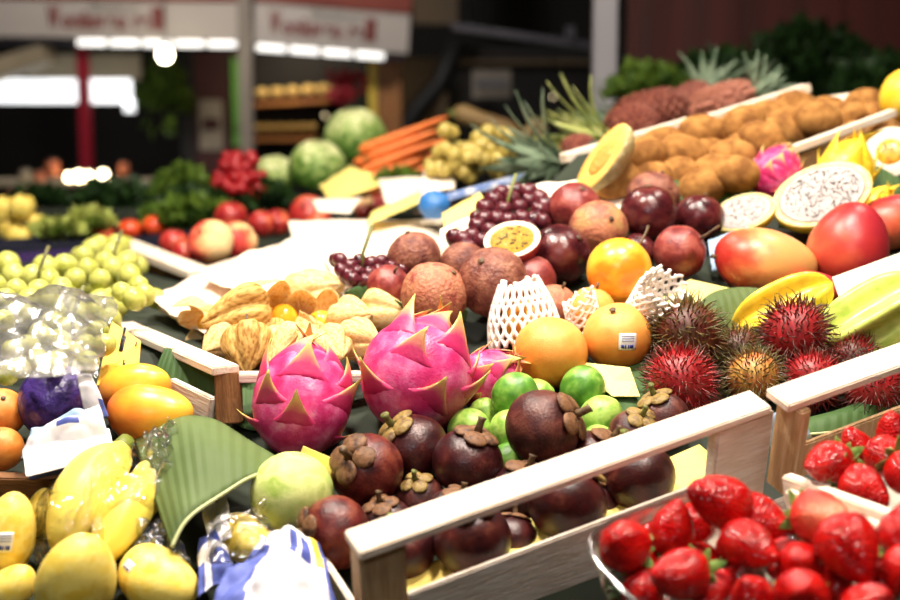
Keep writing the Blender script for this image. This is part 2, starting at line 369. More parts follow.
# --- dragon fruit
M['dragon'] = pm('dragon_fruit_skin', [c8(190, 30, 92), c8(208, 58, 120), c8(222, 104, 152), c8(230, 160, 168)], 2.6, 0.36, 0.10, 22, 0.45, pos=[0.32, 0.48, 0.62, 0.76])
M['dscale'] = pm('dragon_fruit_scale', [c8(192, 32, 92), c8(210, 62, 112), c8(232, 160, 110), c8(226, 196, 104), c8(150, 140, 60)], 4, 0.42, 0.05, 12, 0.4, attr=True, mixn=0.25, pos=[0.10, 0.48, 0.72, 0.90, 1.0])
M['dscale_y'] = pm('pitahaya_yellow_scale', [c8(236, 190, 30), c8(244, 206, 50), c8(230, 190, 40)], 4, 0.42, attr=True)
def ellip(d, a, b): return Vector((d.x * a, d.y * a, d.z * b))
def scale_mesh(th, ph, ln, wd, curl, a, b, bend=0.0):
    d = Vector((math.sin(th) * math.cos(ph), math.sin(th) * math.sin(ph), math.cos(th)))
    e = Vector((-math.cos(th) * math.cos(ph), -math.cos(th) * math.sin(ph), math.sin(th))); s = e.cross(d).normalized()
    vs = []; fs = []; at = []; nu, nv = 8, 6
    for side in (0, 1):
        for j in range(nu + 1):
            q = j / nu
            for i in range(nv + 1):
                bb = -1 + 2 * i / nv
                wq = wd * (0.85 * (1 - q) ** 1.5 + 0.15 * (1 - q) + 0.02)
                p = (d + e * ln * q + s * (bb * wq + bend * q * q)).normalized()
                lift = 0.16 * (1 - bb * bb) * q * (1 - q) + curl * max(0, q - .3) ** 1.5 * 1.7 + 0.10 * abs(bb) * q * (1 - q)
                pt = ellip(p, a, b) + p * (lift - 0.02 * (1 - q) ** 4)
                pt += e * (max(0, q - 0.5) * ln * 0.35)
                if side: pt -= p * (0.035 * (1 - q * 0.75) + 0.006)
                vs.append(pt); at.append(min(1, q * 0.95 + 0.18 * abs(bb) ** 3 * (q > 0.1)))
    W = nv + 1; n = W * (nu + 1)
    for j in range(nu):
        for i in range(nv):
            f = [j * W + i, j * W + i + 1, (j + 1) * W + i + 1, (j + 1) * W + i]; fs.append(f); fs.append([k + n for k in f[::-1]])
    rim = [i for i in range(W)] + [j * W + nv for j in range(1, nu + 1)] + [nu * W + i for i in range(nv - 1, -1, -1)] + [j * W for j in range(nu - 1, 0, -1)]
    for k in range(len(rim)):
        x, y = rim[k], rim[(k + 1) % len(rim)]; fs.append([y, x, x + n, y + n])
    return mk('scale', vs, fs, True, at)
def dragon(c, r, ax, label, name='dragon_fruit', rows=((2.35, 4, 0), (1.85, 4, .5), (1.32, 5, .1), (.85, 4, .6), (0.42, 4, .1)), b=1.12, skin='dragon', sc='dscale', spin=0.0, ln=0.6, curl=0.24, group=None, sy=1.0, seed=1):
    rnd = random.Random(seed)
    t = thing(name, label, 'dragon fruit', c, zto(ax, spin), (r, r * sy, r), group); settle(t, r * 1.02)
    def f(d, th, ph):
        k = 1 + 0.03 * nz(d, 1.5, seed) + 0.012 * nz(d, 4, seed); return ellip(d, k, b * k)
    obj('skin', mk('skin', *ball(36, 24, f)), M[skin], t)
    for th, n, off in rows:
        for k in range(n):
            ph = 2 * math.pi * (k + off) / n + rnd.uniform(-.15, .15)
            l = ln * rnd.uniform(0.85, 1.2) * (1.15 if th < 1 else 1.0)
            obj('scale', scale_mesh(th + rnd.uniform(-.08, .08), ph, l, rnd.uniform(.52, .70), curl * rnd.uniform(.6, 1.5) * (1.5 if th < 0.6 else 1), 1, b, rnd.uniform(-.30, .30)), M[sc], t)
    return t
# --- generic round fruit
def rball(seed, amp=0.02, fr=1.5, zs=1.0, dip=0.0, nip=0.0, cleft=0.0, nu=28, nv=20, dipw=6.0):
    def f(d, th, ph):
        r = 1 + amp * nz(d, fr, seed) + amp * 0.4 * nz(d, fr * 3, seed)
        r -= dip * math.exp(-(th ** 2) * dipw) + dip * 0.6 * math.exp(-((math.pi - th) ** 2) * dipw)
        r += nip * math.exp(-((math.pi - th) ** 2) * 14) + nip * .5 * math.exp(-(th ** 2) * 20)
        if cleft: r -= cleft * math.exp(-(min(abs(ph), 2 * math.pi - abs(ph)) ** 2) * 25) * math.sin(th)
        return Vector((d.x * r, d.y * r, d.z * r * zs))
    return mk('fruit', *ball(nu, nv, f))
def scar_mesh(): return mk('scar', *ball(10, 6, lambda d, th, ph: Vector((d.x * .10, d.y * .10, .985 + d.z * .035))))
def round_fruit(name, label, cat, c, r, ax, mat, mesh, stem=None, group=None, spin=0.0, sc=(1, 1, 1)):
    t = thing(name, label, cat, c, zto(ax, spin), (r * sc[0], r * sc[1], r * sc[2]), group); settle(t, r, 'S' if c.y < 1.9 and c.x > -.16 else 'N')
    obj('skin', mesh, M[mat], t)
    if stem == 'scar': obj('stem_scar', cached('scar', scar_mesh), M['stemb'], t)
    elif stem == 'stub': obj('stem', cached('stub', lambda: mk('stub', *tube([(0, 0, .9), (0.01, 0, 1.08), (.05, 0.02, 1.22)], [.07, .06, .07], 8))), M['stemb'], t)
    elif stem == 'long': obj('stem', cached('lstem', lambda: mk('lstem', *tube([(0, 0, .9), (0.02, 0, 1.15), (.10, 0.02, 1.45), (.25, .03, 1.7)], [.07, .045, .04, .05], 8))), M['stemb'], t)
    return t
# --- mangosteens
for a in [
    (421, 447, 36, (-.62, .74, .35), 'glossy dark mangosteen with fat olive lobes, tucked against the large dragon fruit', 'mangosteen', 'sepal', .004, .5),
    (374, 474, 37, (-.45, .50, .75), 'reddish brown mangosteen with its calyx facing outwards, below the dragon fruits', 'mangosteen_red', 'sepal_br', .004, .2),
    (470, 470, 36, (.28, .90, .25), 'mangosteen with a pale blue glint between the limes and the crate rail', 'mangosteen', 'sepal_br', .0, .3),
    (340, 526, 37, (-.86, .10, .45), 'mangosteen touching the pale green guava and the crate corner', 'mangosteen_red', 'sepal_br', .004, .6),
    (548, 434, 39, (.80, .38, .35), 'large matte brown mangosteen with its green stem pointing at the limes', 'mangosteen_br', 'sepal_br', .012, .4),
    (466, 545, 39, (-.1, .93, .3), 'biggest mangosteen seen whole through the gap below the crate rail', 'mangosteen', 'sepal_br', 0, .1),
    (514, 540, 26, (.1, .8, -.3), 'small mangosteen squeezed behind the gap under the crate rail', 'mangosteen', 'sepal_br', 0, .7),
    (571, 512, 40, (.3, .8, -.2), 'near black mangosteen in the shade under the crate rail', 'mangosteen', 'sepal', 0, .2),
    (632, 480, 36, (-.3, .8, .1), 'dark mangosteen on the yellow paper beside the right crate post', 'mangosteen', 'sepal', 0, .9),
    (658, 424, 28, (-.35, .88, .2), 'brown mangosteen with a wide flat grey-green calyx below the red rambutan', 'mangosteen_br', 'sepal', 0, .1),
    (628, 438, 27, (.2, .75, .5), 'mangosteen with a cream rim under its calyx, half behind the crate rail', 'mangosteen_br', 'sepal', 0, .4),
    (410, 545, 32, (-.3, .85, .4), 'mangosteen with a greenish calyx in the crate corner behind the post', 'mangosteen', 'sepal', 0, .3),
    (424, 506, 26, (-.2, .9, .5), 'mangosteen sunk between its neighbours so mostly its brown calyx shows', 'mangosteen_br', 'sepal', -.002, .8),
    (516, 500, 33, (.2, .8, .3), 'mangosteen in the second row between the blue-glinting one and the gap', 'mangosteen', 'sepal_br', -.004, .5),
    (590, 468, 33, (.5, .7, .2), 'mangosteen hidden right behind the rail beside the large matte one', 'mangosteen', 'sepal_br', -.004, .5),
    (605, 500, 26, (.5, .7, .2), 'mangosteen wedged between the two near black ones under the rail', 'mangosteen', 'sepal_br', 0, .5),
    (385, 520, 28, (-.2, .8, .3), 'mangosteen behind the rail end next to the crate corner', 'mangosteen', 'sepal_br', -.004, .9),
    (445, 512, 28, (.3, .8, .3), 'mangosteen below the blue-glinting one behind the rail', 'mangosteen', 'sepal_br', -.006, .9),
]: mangosteen(*a)
# --- dragon fruits
c, r = seat(302, 402, 50, S, .004); dragon(c, r, idir(.10, .86, -.35), 'round pink dragon fruit with short yellow-tipped scales beside the banana leaf', group='pink dragon fruits in front', seed=3, spin=.4, ln=.55)
c, r = seat(420, 382, 57, S, .010); dragon(c, r, idir(.30, .80, -.40), 'large pink dragon fruit with long curled red scales on its crown', group='pink dragon fruits in front', seed=11, spin=1.2, b=1.05, ln=.56, curl=.26)
c, r = seat(482, 385, 30, S, .004); dragon(c, r, idir(.75, .60, .15), 'smaller pink dragon fruit peeping out behind the large one by the foam net', group='pink dragon fruits in front', seed=5, spin=.2, ln=.7, curl=.3)
# --- limes, guava
M['lime'] = pm('lime_skin', [c8(70, 124, 38), c8(98, 150, 52), c8(140, 180, 76)], 1.6, 0.32, 0.12, 26, 0.5)
M['limep'] = pm('pale_lime_skin', [c8(130, 172, 66), c8(168, 198, 92), c8(112, 156, 56)], 1.6, 0.32, 0.12, 26, 0.5)
M['guava'] = pm('guava_skin', [c8(186, 204, 110), c8(212, 218, 138), c8(160, 184, 82)], 1.4, 0.45, 0.08, 18, 0.35)
for px, py, rp, m, ax, ll, lb in [
    (513, 400, 23, 'lime', (.5, .5, .3), .014, 'dark green lime on top between the dragon fruit and the brown mangosteen'),
    (580, 392, 23, 'lime', (.2, .8, .5), .006, 'dark green lime lying on the leaf under the yellow card'),
    (468, 423, 22, 'limep', (.3, .4, .8), .006, 'bright pale lime next to the glossy mangosteen'),
    (533, 397, 19, 'limep', (.8, .3, .1), .004, 'yellowish lime behind the dark green lime'),
    (503, 431, 21, 'limep', (-.4, .6, .6), .006, 'lime between the two largest open mangosteens'),
    (482, 408, 16, 'limep', (.1, .9, .2), .006, 'small pale lime wedged below the dragon fruit tip'),
    (517, 462, 21, 'lime', (.6, .5, .5), 0, 'lime low in the gap beside the brown mangosteen'),
    (594, 421, 22, 'limep', (.5, .6, .2), 0, 'bright lime behind the stem of the brown mangosteen'),
    (604, 442, 18, 'limep', (.5, .6, .2), 0, 'lime touching the crate rail beside the brown mangosteen')]:
    c, r = seat(px, py, rp, S, ll)
    round_fruit('lime', lb, 'lime', c, r, idir(*ax), m, cached(('lime', px % 2), lambda: rball(px, .015, 1.5, 1.08, 0, .09)), 'scar', 'limes in the slatted crate')
c, r = seat(299, 497, 42, S, .006)
t = round_fruit('guava', 'pale yellow-green guava with a dried blossom end at the crate corner', 'guava', c, r, idir(.05, -.62, .72), 'guava', rball(9, .03, 1.3, 1.0, .03), None)
obj('blossom_end', mk('be', *join(*[tube([(.02 * math.cos(k), .02 * math.sin(k), .93), (.06 * math.cos(k), .06 * math.sin(k), 1.04), (.15 * math.cos(k), .15 * math.sin(k), 1.10)], [.05, .045, .015], 6) for k in (0, 1.3, 2.6, 3.8, 5.1)])), M['stemb'], t)
# --- orange-yellow maracujas / grapefruit
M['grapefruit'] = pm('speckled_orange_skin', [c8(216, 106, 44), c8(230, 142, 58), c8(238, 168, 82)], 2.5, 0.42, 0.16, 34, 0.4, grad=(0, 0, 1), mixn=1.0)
M['yellowfruit'] = pm('yellow_orange_skin', [c8(226, 130, 30), c8(238, 164, 44), c8(244, 186, 62)], 1.3, 0.30, 0.04, 20, 0.5)
M['sticker'] = pm('white_sticker', [c8(245, 243, 240)], 4, 0.4)
M['inkblue'] = pm('blue_ink', [c8(36, 46, 130)], 4, 0.5)
M['inkgrey'] = pm('grey_ink', [c8(150, 156, 190)], 4, 0.5)
M['ink'] = pm('black_ink', [c8(34, 30, 36)], 4, 0.5)
def patch_on(t, d, upd, w, h, mat, name, off=0.006, ox=0, oy=0, R=(1, 1, 1), parent=None, nu=6, nv=6):
    # a small curved patch on the (unit) skin of t; d and upd in world axes
    q = t.rotation_quaternion.inverted(); d = (q @ d).normalized(); e = q @ upd; e = (e - d * e.dot(d)).normalized(); s = e.cross(d).normalized()
    def P(a, b):
        p = (d + s * (ox + (a - .5) * w) + e * (oy + (b - .5) * h)).normalized() * (1 + off); return Vector((p.x * R[0], p.y * R[1], p.z * R[2]))
    v, f, at = grid(P, nu, nv, 0.004); return obj(name, mk(name, v, f), mat, parent or t)
def add_sticker(t, d, upd, w=.36, R=(1, 1, 1), off=.006):
    s = patch_on(t, d, upd, w, w * .95, M['sticker'], 'sticker', off, R=R)
    for k in range(3): patch_on(t, d, upd, w * .7, w * .05, M['inkgrey'], 'print_line', off + .006, 0, w * (.32 - .13 * k), R, s, 4, 1)
    for k, (x, ww) in enumerate([(-.28, .16), (-.12, .10), (.05, .08), (.22, .22)]):
        patch_on(t, d, upd, w * ww, w * .20, M['inkblue'], 'print_mark', off + .006, w * x, -w * .26, R, s, 2, 2)
    return s
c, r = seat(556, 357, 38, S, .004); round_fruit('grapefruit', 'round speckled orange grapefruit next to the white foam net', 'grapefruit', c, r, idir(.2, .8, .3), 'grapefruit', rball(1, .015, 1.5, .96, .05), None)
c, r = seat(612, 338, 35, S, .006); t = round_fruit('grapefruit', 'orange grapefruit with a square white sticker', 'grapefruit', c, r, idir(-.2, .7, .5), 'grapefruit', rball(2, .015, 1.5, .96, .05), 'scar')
add_sticker(t, idir(.15, -.12, .98), UPV, .52)
c, r = seat(616, 275, 33, S, .018); round_fruit('yellow_passion_fruit', 'smooth golden passion fruit with a small brown scar and a dry stem', 'passion fruit', c, r, idir(.55, .70, -.1), 'yellowfruit', rball(4, .015, 1.2, 1.0, .02), 'long')
c, r = seat(524, 322, 26, S, .0); round_fruit('nectarine', 'pale yellow fruit sitting inside the standing foam net', 'fruit', c, r, idir(0, .9, .2), 'yellowfruit', cached('rb7', lambda: rball(7, .02, 1.3, 1, .03)), None)
c, r = seat(585, 310, 24, S, .0); round_fruit('nectarine', 'peach coloured fruit low between the foam nets', 'fruit', c, r, idir(.2, .9, .2), 'grapefruit', cached('rb7', None), 'stub')
# --- foam nets
M['foam'] = pm('white_foam', [c8(248, 240, 232), c8(238, 226, 214)], 20, 0.6, spec=0.3)
def foam_net(label, P, turns, rows, rad, loc, nstrand=22, frayed=True, seed=0):
    # P(a in turns, b in 0..1) -> point; two crossing families of strands
    rnd = random.Random(seed); ms = []
    for s in (1, -1):
        for k in range(nstrand):
            pts = []; b1 = 1.0 + (rnd.uniform(-.04, .12) if frayed else 0)
            for j in range(rows + 1):
                b = b1 * j / rows
                zig = 0.5 * (1 - math.cos(math.pi * b * turns)) / 1.0
                a = (k + s * (zig - .5)) / nstrand
                pts.append(P(a, b))
            ms.append(tube(pts, rad, 5))
    o = obj('foam_net', mk('foam_net', *join(*ms)), M['foam'], None, loc); return tag(o, label, 'foam net')
c, r = seat(522, 318, 36, S, .0)
q = zto(idir(-.08, .95, -.1))
def Pn(a, b):
    R = (0.62 + 0.45 * math.sin(min(1, (1 - b) * 1.15) * math.pi * .52)) * (1 + .04 * math.sin(a * 19))
    return q @ Vector((math.cos(a * 2 * math.pi) * R * r * .92, math.sin(a * 2 * math.pi) * R * r * .92, (-.75 + 1.72 * b + .10 * math.cos(a * 2 * math.pi * 1 + 2.2)) * r))
foam_net('white foam net standing open around a yellow fruit beside the dragon fruit', Pn, 3.6, 24, r * .058, c, 24, True, 1)
c2, r2 = seat(650, 312, 44, S, .0); q2 = zto(idir(.5, .62, .35))
def Pn2(a, b):
    R = (0.55 + 0.42 * b ** .7) * (1 + .10 * math.sin(a * 12.6 + 1))
    return q2 @ Vector((math.cos(a * 2 * math.pi) * R * r2 * 1.12, math.sin(a * 2 * math.pi) * R * r2 * .70, (-.55 + 1.15 * b + .12 * math.sin(a * 2 * math.pi * 2)) * r2))
foam_net('white foam net spread wide below the golden passion fruit', Pn2, 5, 22, r2 * .047, c2, 24, True, 2)
c3, r3 = seat(582, 318, 17, S, .02); q3 = zto(idir(-.2, .9, .2))
def Pn3(a, b):
    R = .9 + .1 * math.sin(a * 9); return q3 @ Vector((math.cos(a * 2 * math.pi) * R * r3, math.sin(a * 2 * math.pi) * R * r3, (-.8 + 2.0 * b + .3 * math.sin(a * 6.28)) * r3))
foam_net('small scrap of white foam net between the other two nets', Pn3, 4, 16, r3 * .10, c3, 10, True, 3)
# --- passion fruits
M['pf_red'] = pm('passion_fruit_red', [c8(104, 34, 34), c8(134, 52, 48), c8(160, 84, 72)], 2.0, 0.38, 0.10, 9, 0.45)
M['pf_brown'] = pm('passion_fruit_brown', [c8(96, 48, 40), c8(128, 74, 58), c8(152, 100, 78)], 2.4, 0.5, 0.25, 8, 0.35)
M['pf_tan'] = pm('passion_fruit_tan', [c8(168, 96, 72), c8(184, 124, 92), c8(150, 74, 62)], 2.6, 0.5, 0.25, 9, 0.35)
M['pf_dark'] = pm('passion_fruit_dark', [c8(52, 16, 20), c8(76, 24, 28), c8(100, 46, 42)], 1.8, 0.25, 0.06, 9, 0.5)
M['pf_yel'] = pm('passion_fruit_yellowish', [c8(178, 140, 86), c8(186, 120, 86), c8(150, 84, 64)], 1.8, 0.45, 0.18, 9, 0.4)
for px, py, rp, m, ll, st, ax, lb in [
    (388, 286, 22, 'pf_red', 0, 'stub', (.3, .6, .6), 'small smooth red-brown passion fruit beside the little cluster of dark grapes'),
    (418, 258, 27, 'pf_brown', 0, 'scar', (-.2, .8, .2), 'wrinkled brown passion fruit behind the tan one'),
    (441, 294, 34, 'pf_tan', .003, 'scar', (.5, .6, .4), 'large tan wrinkled passion fruit next to the green leaves'),
    (487, 284, 36, 'pf_brown', .008, 'scar', (-.3, .5, .6), 'largest mottled red-brown passion fruit above the dragon fruit'),
    (466, 264, 24, 'pf_brown', 0, None, (.2, .9, 0), 'brown passion fruit mostly hidden behind the largest one'),
    (560, 255, 31, 'pf_dark', .000, 'scar', (.5, .5, .6), 'dark purple passion fruit right beside the cut half'),
    (537, 283, 26, 'pf_red', .002, 'scar', (-.4, .4, .7), 'dark red passion fruit with pale specks under the cut half'),
    (575, 209, 27, 'pf_red', .006, 'scar', (.2, .6, .6), 'red-brown passion fruit in front of the cut melon'),
    (603, 233, 30, 'pf_yel', .010, 'scar', (.3, .3, .8), 'yellowish blotched passion fruit above the golden one'),
    (645, 218, 30, 'pf_dark', .012, 'scar', (-.1, .9, .3), 'shiny dark maroon passion fruit with a white glint'),
    (653, 197, 27, 'pf_brown', 0, 'scar', (.3, .8, 0), 'brown freckled passion fruit behind the shiny maroon one'),
    (698, 218, 25, 'pf_dark', .006, 'scar', (.2, .9, .2), 'dark passion fruit at the end of the pile by the cut dragon fruit'),
    (674, 252, 27, 'pf_red', .004, 'long', (.5, .35, .3), 'rosy passion fruit with a long dry stem next to the orange mango'),
    (561, 304, 22, 'pf_tan', 0, 'stub', (.3, .8, .4), 'pinkish fruit low behind the speckled grapefruit'),
    (512, 262, 22, 'pf_dark', 0, None, (.3, .8, .4), 'deep purple fruit propping up the cut half'),
    (632, 250, 20, 'pf_dark', 0, None, (.3, .8, .4), 'dark fruit in the shadow behind the golden passion fruit')]:
    c, r = seat(px, py, rp, S, ll)
    v = (px * 7 + py) % 4
    round_fruit('passion_fruit', lb, 'passion fruit', c, r, idir(*ax), m, cached(('pf', v), lambda: rball(20 + v, .045, 1.6, .97, .04)), st, 'passion fruits in a heap')
# cut half
M['rind'] = pm('passion_rind', [c8(150, 40, 40), c8(120, 26, 34)], 3, 0.4)
M['pith'] = pm('passion_pith', [c8(246, 226, 196), c8(236, 206, 176)], 5, 0.5)
M['pulp'] = pm('passion_pulp', [c8(170, 128, 40), c8(190, 152, 60), c8(150, 112, 40)], 9, 0.2, 0.4, 16, 0.6)
M['seed'] = pm('dark_seed', [c8(40, 34, 26)], 4, 0.3)
def half_fruit(name, label, cat, c, r, ax, rind, pith, pulp, seedm, spin=0, zs=1.0, ry=1.0, nseed=26, sr=.05, inner=.78, depth=.06, group=None, rnd=random.Random(4)):
    t = thing(name, label, cat, c, zto(ax, spin), (r, r * ry, r), group)
    def f(d, th, ph): return Vector((d.x, d.y, -abs(d.z) * zs if d.z < 0 else 0.0))
    obj('rind', mk('rind', *ball(32, 16, lambda d, th, ph: Vector((d.x, d.y, d.z * zs)) if d.z <= 0 else Vector((d.x * (.985 if th > 1 else .9), d.y * (.985 if th > 1 else .9), 0.004)))), M[rind], t)
    prof = [(1.0 - .012, 0.006), (.97, .016), (inner + .04, .014), (inner, .006), (inner * .96, -.02)]
    n = 32; vs = [Vector((R * math.cos(2 * math.pi * i / n), R * math.sin(2 * math.pi * i / n), z)) for R, z in prof for i in range(n)]
    fs = [[k * n + i, k * n + (i + 1) % n, (k + 1) * n + (i + 1) % n, (k + 1) * n + i] for k in range(len(prof) - 1) for i in range(n)]
    obj('pith', mk('pith', vs, fs), M[pith], t)
    pv = ball(28, 10, lambda d, th, ph: Vector((d.x * inner, d.y * inner, .005 + d.z * depth + .02 * nz(d, 5))))
    p = obj('pulp', mk('pulp', *pv), M[pulp], t)
    ms = []
    for k in range(nseed):
        a = rnd.uniform(0, 6.28); q = inner * .86 * math.sqrt(rnd.random()); zz = .022 + depth * math.sqrt(max(0, 1 - (q / inner) ** 2))
        ms.append(ball(6, 4, lambda d, th, ph: Vector((q * math.cos(a) + d.x * sr, q * math.sin(a) + d.y * sr * .7, zz + d.z * sr * .5))))
    o = obj('seeds', mk('seeds', *join(*ms)), M[seedm], p); o['kind'] = 'stuff'
    return t
c, r = seat(512, 240, 29, S, .034)
half_fruit('passion_fruit_half', 'cut passion fruit half showing yellow pulp and dark seeds', 'passion fruit', c + idir(0, 1, 0) * .001, r, idir(-.16, .74, .66), 'rind', 'pith', 'pulp', 'seed', zs=.95)
# ------------------------------------------------------------------ rambutans
M['ramb_red'] = pm('rambutan_red', [c8(168, 26, 34), c8(140, 30, 30)], 3, 0.45)
M['ramb_yel'] = pm('rambutan_yellow', [c8(196, 150, 70), c8(176, 96, 48)], 2, 0.45)
M['ramb_dk'] = pm('rambutan_dark', [c8(96, 30, 24), c8(80, 50, 26)], 2, 0.5)
M['spine_red'] = pm('rambutan_spine_red', [c8(180, 28, 40), c8(150, 34, 34), c8(84, 40, 26), c8(60, 44, 22)], 3, 0.4, attr=True, mixn=.5)
M['spine_grn'] = pm('rambutan_spine_green', [c8(120, 52, 30), c8(110, 84, 40), c8(84, 82, 36), c8(50, 44, 22)], 3, 0.4, attr=True, mixn=.5)
M['spine_drk'] = pm('rambutan_spine_dark', [c8(124, 26, 30), c8(104, 36, 26), c8(54, 32, 20), c8(40, 28, 16)], 3, 0.4, attr=True, mixn=.5)
def spines(seed, n=380, ln=.62):
    rnd = random.Random(seed); vs = []; fs = []; at = []
    for i in range(n):
        z = 1 - 2 * (i + .5) / n; a = i * 2.399963 + rnd.uniform(-.1, .1); R = math.sqrt(1 - z * z)
        d = Vector((R * math.cos(a), R * math.sin(a), z)); s = d.orthogonal().normalized(); s.rotate(Quaternion(d, rnd.uniform(0, 6.28)))
        l = ln * rnd.uniform(.65, 1.25); bend = rnd.uniform(.1, .85) * l; b = d.cross(s)
        o = len(vs)
        for k in range(4):
            q = k / 4; p = d * (.96 + l * q * (1 - .15 * q)) + s * bend * q * q; w = .034 * (1 - q) ** .8 + .006
            for m in range(3):
                an = m * 2.094; vs.append(p + (s * math.cos(an) + b * math.sin(an)) * w); at.append(q)
        vs.append(d * (.96 + l * .82) + s * bend * 1.15); at.append(1.0)
        for k in range(3):
            for m in range(3): fs.append([o + k * 3 + m, o + k * 3 + (m + 1) % 3, o + k * 3 + 3 + (m + 1) % 3, o + k * 3 + 3 + m])
        for m in range(3): fs.append([o + 9 + m, o + 9 + (m + 1) % 3, o + 12])
    return mk('spines', vs, fs, True, at)
for px, py, rp, body, sp, ll, lb in [
    (690, 338, 30, 'ramb_dk', 'spine_grn', .012, 'greenish brown rambutan with long tangled spines above the red one'),
    (682, 378, 29, 'ramb_red', 'spine_red', .002, 'bright crimson rambutan beside the yellow card'),
    (752, 376, 24, 'ramb_yel', 'spine_grn', 0, 'yellowish rambutan with sparse short spines at the crate joint'),
    (797, 340, 29, 'ramb_red', 'spine_drk', .012, 'dark red rambutan in front of the yellow star fruit'),
    (812, 373, 24, 'ramb_red', 'spine_red', 0, 'orange-red rambutan just behind the pale crate rail'),
    (735, 352, 22, 'ramb_dk', 'spine_grn', 0, 'small dull rambutan between the brown and dark red ones'),
    (866, 384, 26, 'ramb_red', 'spine_drk', 0, 'rambutan with dark hair seen under the crate rail near its end'),
    (852, 362, 22, 'ramb_dk', 'spine_red', 0, 'rambutan with red hair below the green star fruit')]:
    c, r = seat(px, py, rp, S, ll, 1.15)
    t = thing('rambutan', lb, 'rambutan', c, zto(idir(random.uniform(-1, 1), .5, .3), px), r, 'rambutans in the crate'); settle(t, r * 1.12)
    obj('skin', cached('rambody', lambda: rball(31, .03, 3, 1.1)), M[body], t)
    o = obj('spines', cached(('sp', px % 3), lambda: spines(px % 3)), M[sp], t, scale=(1, 1, 1.08)); o['kind'] = 'stuff'
# ------------------------------------------------------------------ mangoes
M['mango_or'] = pm('mango_orange_skin', [c8(172, 44, 36), c8(200, 92, 56), c8(220, 148, 92), c8(206, 156, 88)], 1.5, 0.36, 0.03, 30, 0.45, grad=(0, .25, .9), mixn=1.1, pos=[.1, .35, .6, .9])
M['mango_rd'] = pm('mango_red_skin', [c8(214, 130, 80), c8(200, 84, 56), c8(170, 40, 42), c8(156, 34, 46)], 1.5, 0.36, 0.05, 30, 0.45, grad=(.9, 0, .3), mixn=.9)
def mango_mesh(seed):
    def f(d, th, ph):
        r = 1 + .02 * nz(d, 1.5, seed); x = d.x * .80 * r; y = d.y * .72 * r; z = d.z * 1.12 * r
        x += .10 * (d.z ** 2) ; k = 1 - .12 * d.z
        return Vector((x * k, y * k, z))
    return mk('mango', *ball(32, 22, f))
def mango(px, py, rp, ax, label, m, lift=0, spin=0, sc=(1, 1, 1), surf=S, k=.75, stem=True):
    c, r = seat(px, py, rp, surf, lift, k)
    t = thing('mango', label, 'mango', c, zto(idir(*ax), spin), (r * sc[0], r * sc[1], r * sc[2]))
    obj('skin', cached(('mango', px % 2), lambda: mango_mesh(px)), M[m], t)
    if stem: obj('stem', cached('mangostem', lambda: mk('st', *tube([(-.10, 0, -1.08), (-.10, 0, -1.14), (-.08, 0, -1.19)], [.05, .05, .06], 8))), M['stemb'], t)
    return t
mango(766, 263, 46, (.97, -.16, .1), 'orange mango flushed red underneath, lying flat by the blue paper', 'mango_or', 0, .3)
mango(848, 246, 42, (.12, .90, -.1), 'upright red mango with an orange shoulder next to the white price card', 'mango_rd', .004, 2.8, (1.22, 1.2, .95), k=1)
mango(893, 222, 34, (.9, .3, .1), 'red mango cut off at the stall end behind the upright one', 'mango_rd', 0, 1)
mango(818, 296, 30, (.95, -.25, .1), 'red mango half hidden below the upright one and the yellow star fruit', 'mango_rd', 0, 2)
# ------------------------------------------------------------------ star fruit
M['star_y'] = pm('star_fruit_yellow', [c8(240, 196, 36), c8(244, 208, 60), c8(226, 186, 50)], 2, 0.3, 0.03, 20, 0.5, trans=.0)
M['star_g'] = pm('star_fruit_green', [c8(194, 214, 92), c8(212, 222, 110), c8(170, 198, 76)], 2, 0.3, 0.03, 20, 0.5)
def star_mesh():
    vs = []; fs = []; nz_, n = 22, 50
    for j in range(nz_ + 1):
        q = -1 + 2 * j / nz_; R = max(.02, (1 - abs(q) ** 2.6) ** .62)
        for i in range(n):
            a = 2 * math.pi * i / n; c = .5 + .5 * math.cos(5 * a); k = .50 + .50 * c ** 2.2
            vs.append(Vector((R * k * math.cos(a) * .72, R * k * math.sin(a) * .72, q * 1.25)))
    for j in range(nz_):
        for i in range(n): fs.append([j * n + i, j * n + (i + 1) % n, (j + 1) * n + (i + 1) % n, (j + 1) * n + i])
    fs.append(list(range(n))[::-1]); fs.append([nz_ * n + i for i in range(n)])
    return mk('star', vs, fs)
for px, py, rp, ax, m, sp, ll, lb in [
    (782, 307, 44, (.85, .42, .1), 'star_y', .7, .012, 'yellow ridged star fruit behind the dark red rambutan'),
    (873, 318, 53, (.80, .52, .2), 'star_g', .45, .020, 'large pale green star fruit resting against the price card')]:
    c, r = seat(px, py, rp, S, ll, .6)
    t = thing('star_fruit', lb, 'star fruit', c, zto(idir(*ax), sp), r, 'star fruits above the rambutans')
    obj('skin', cached('star', star_mesh), M[m], t)
    obj('stem', cached('starst', lambda: mk('st', *tube([(0, 0, -1.22), (0, 0, -1.36)], [.04, .03], 6))), M['stemb'], t)
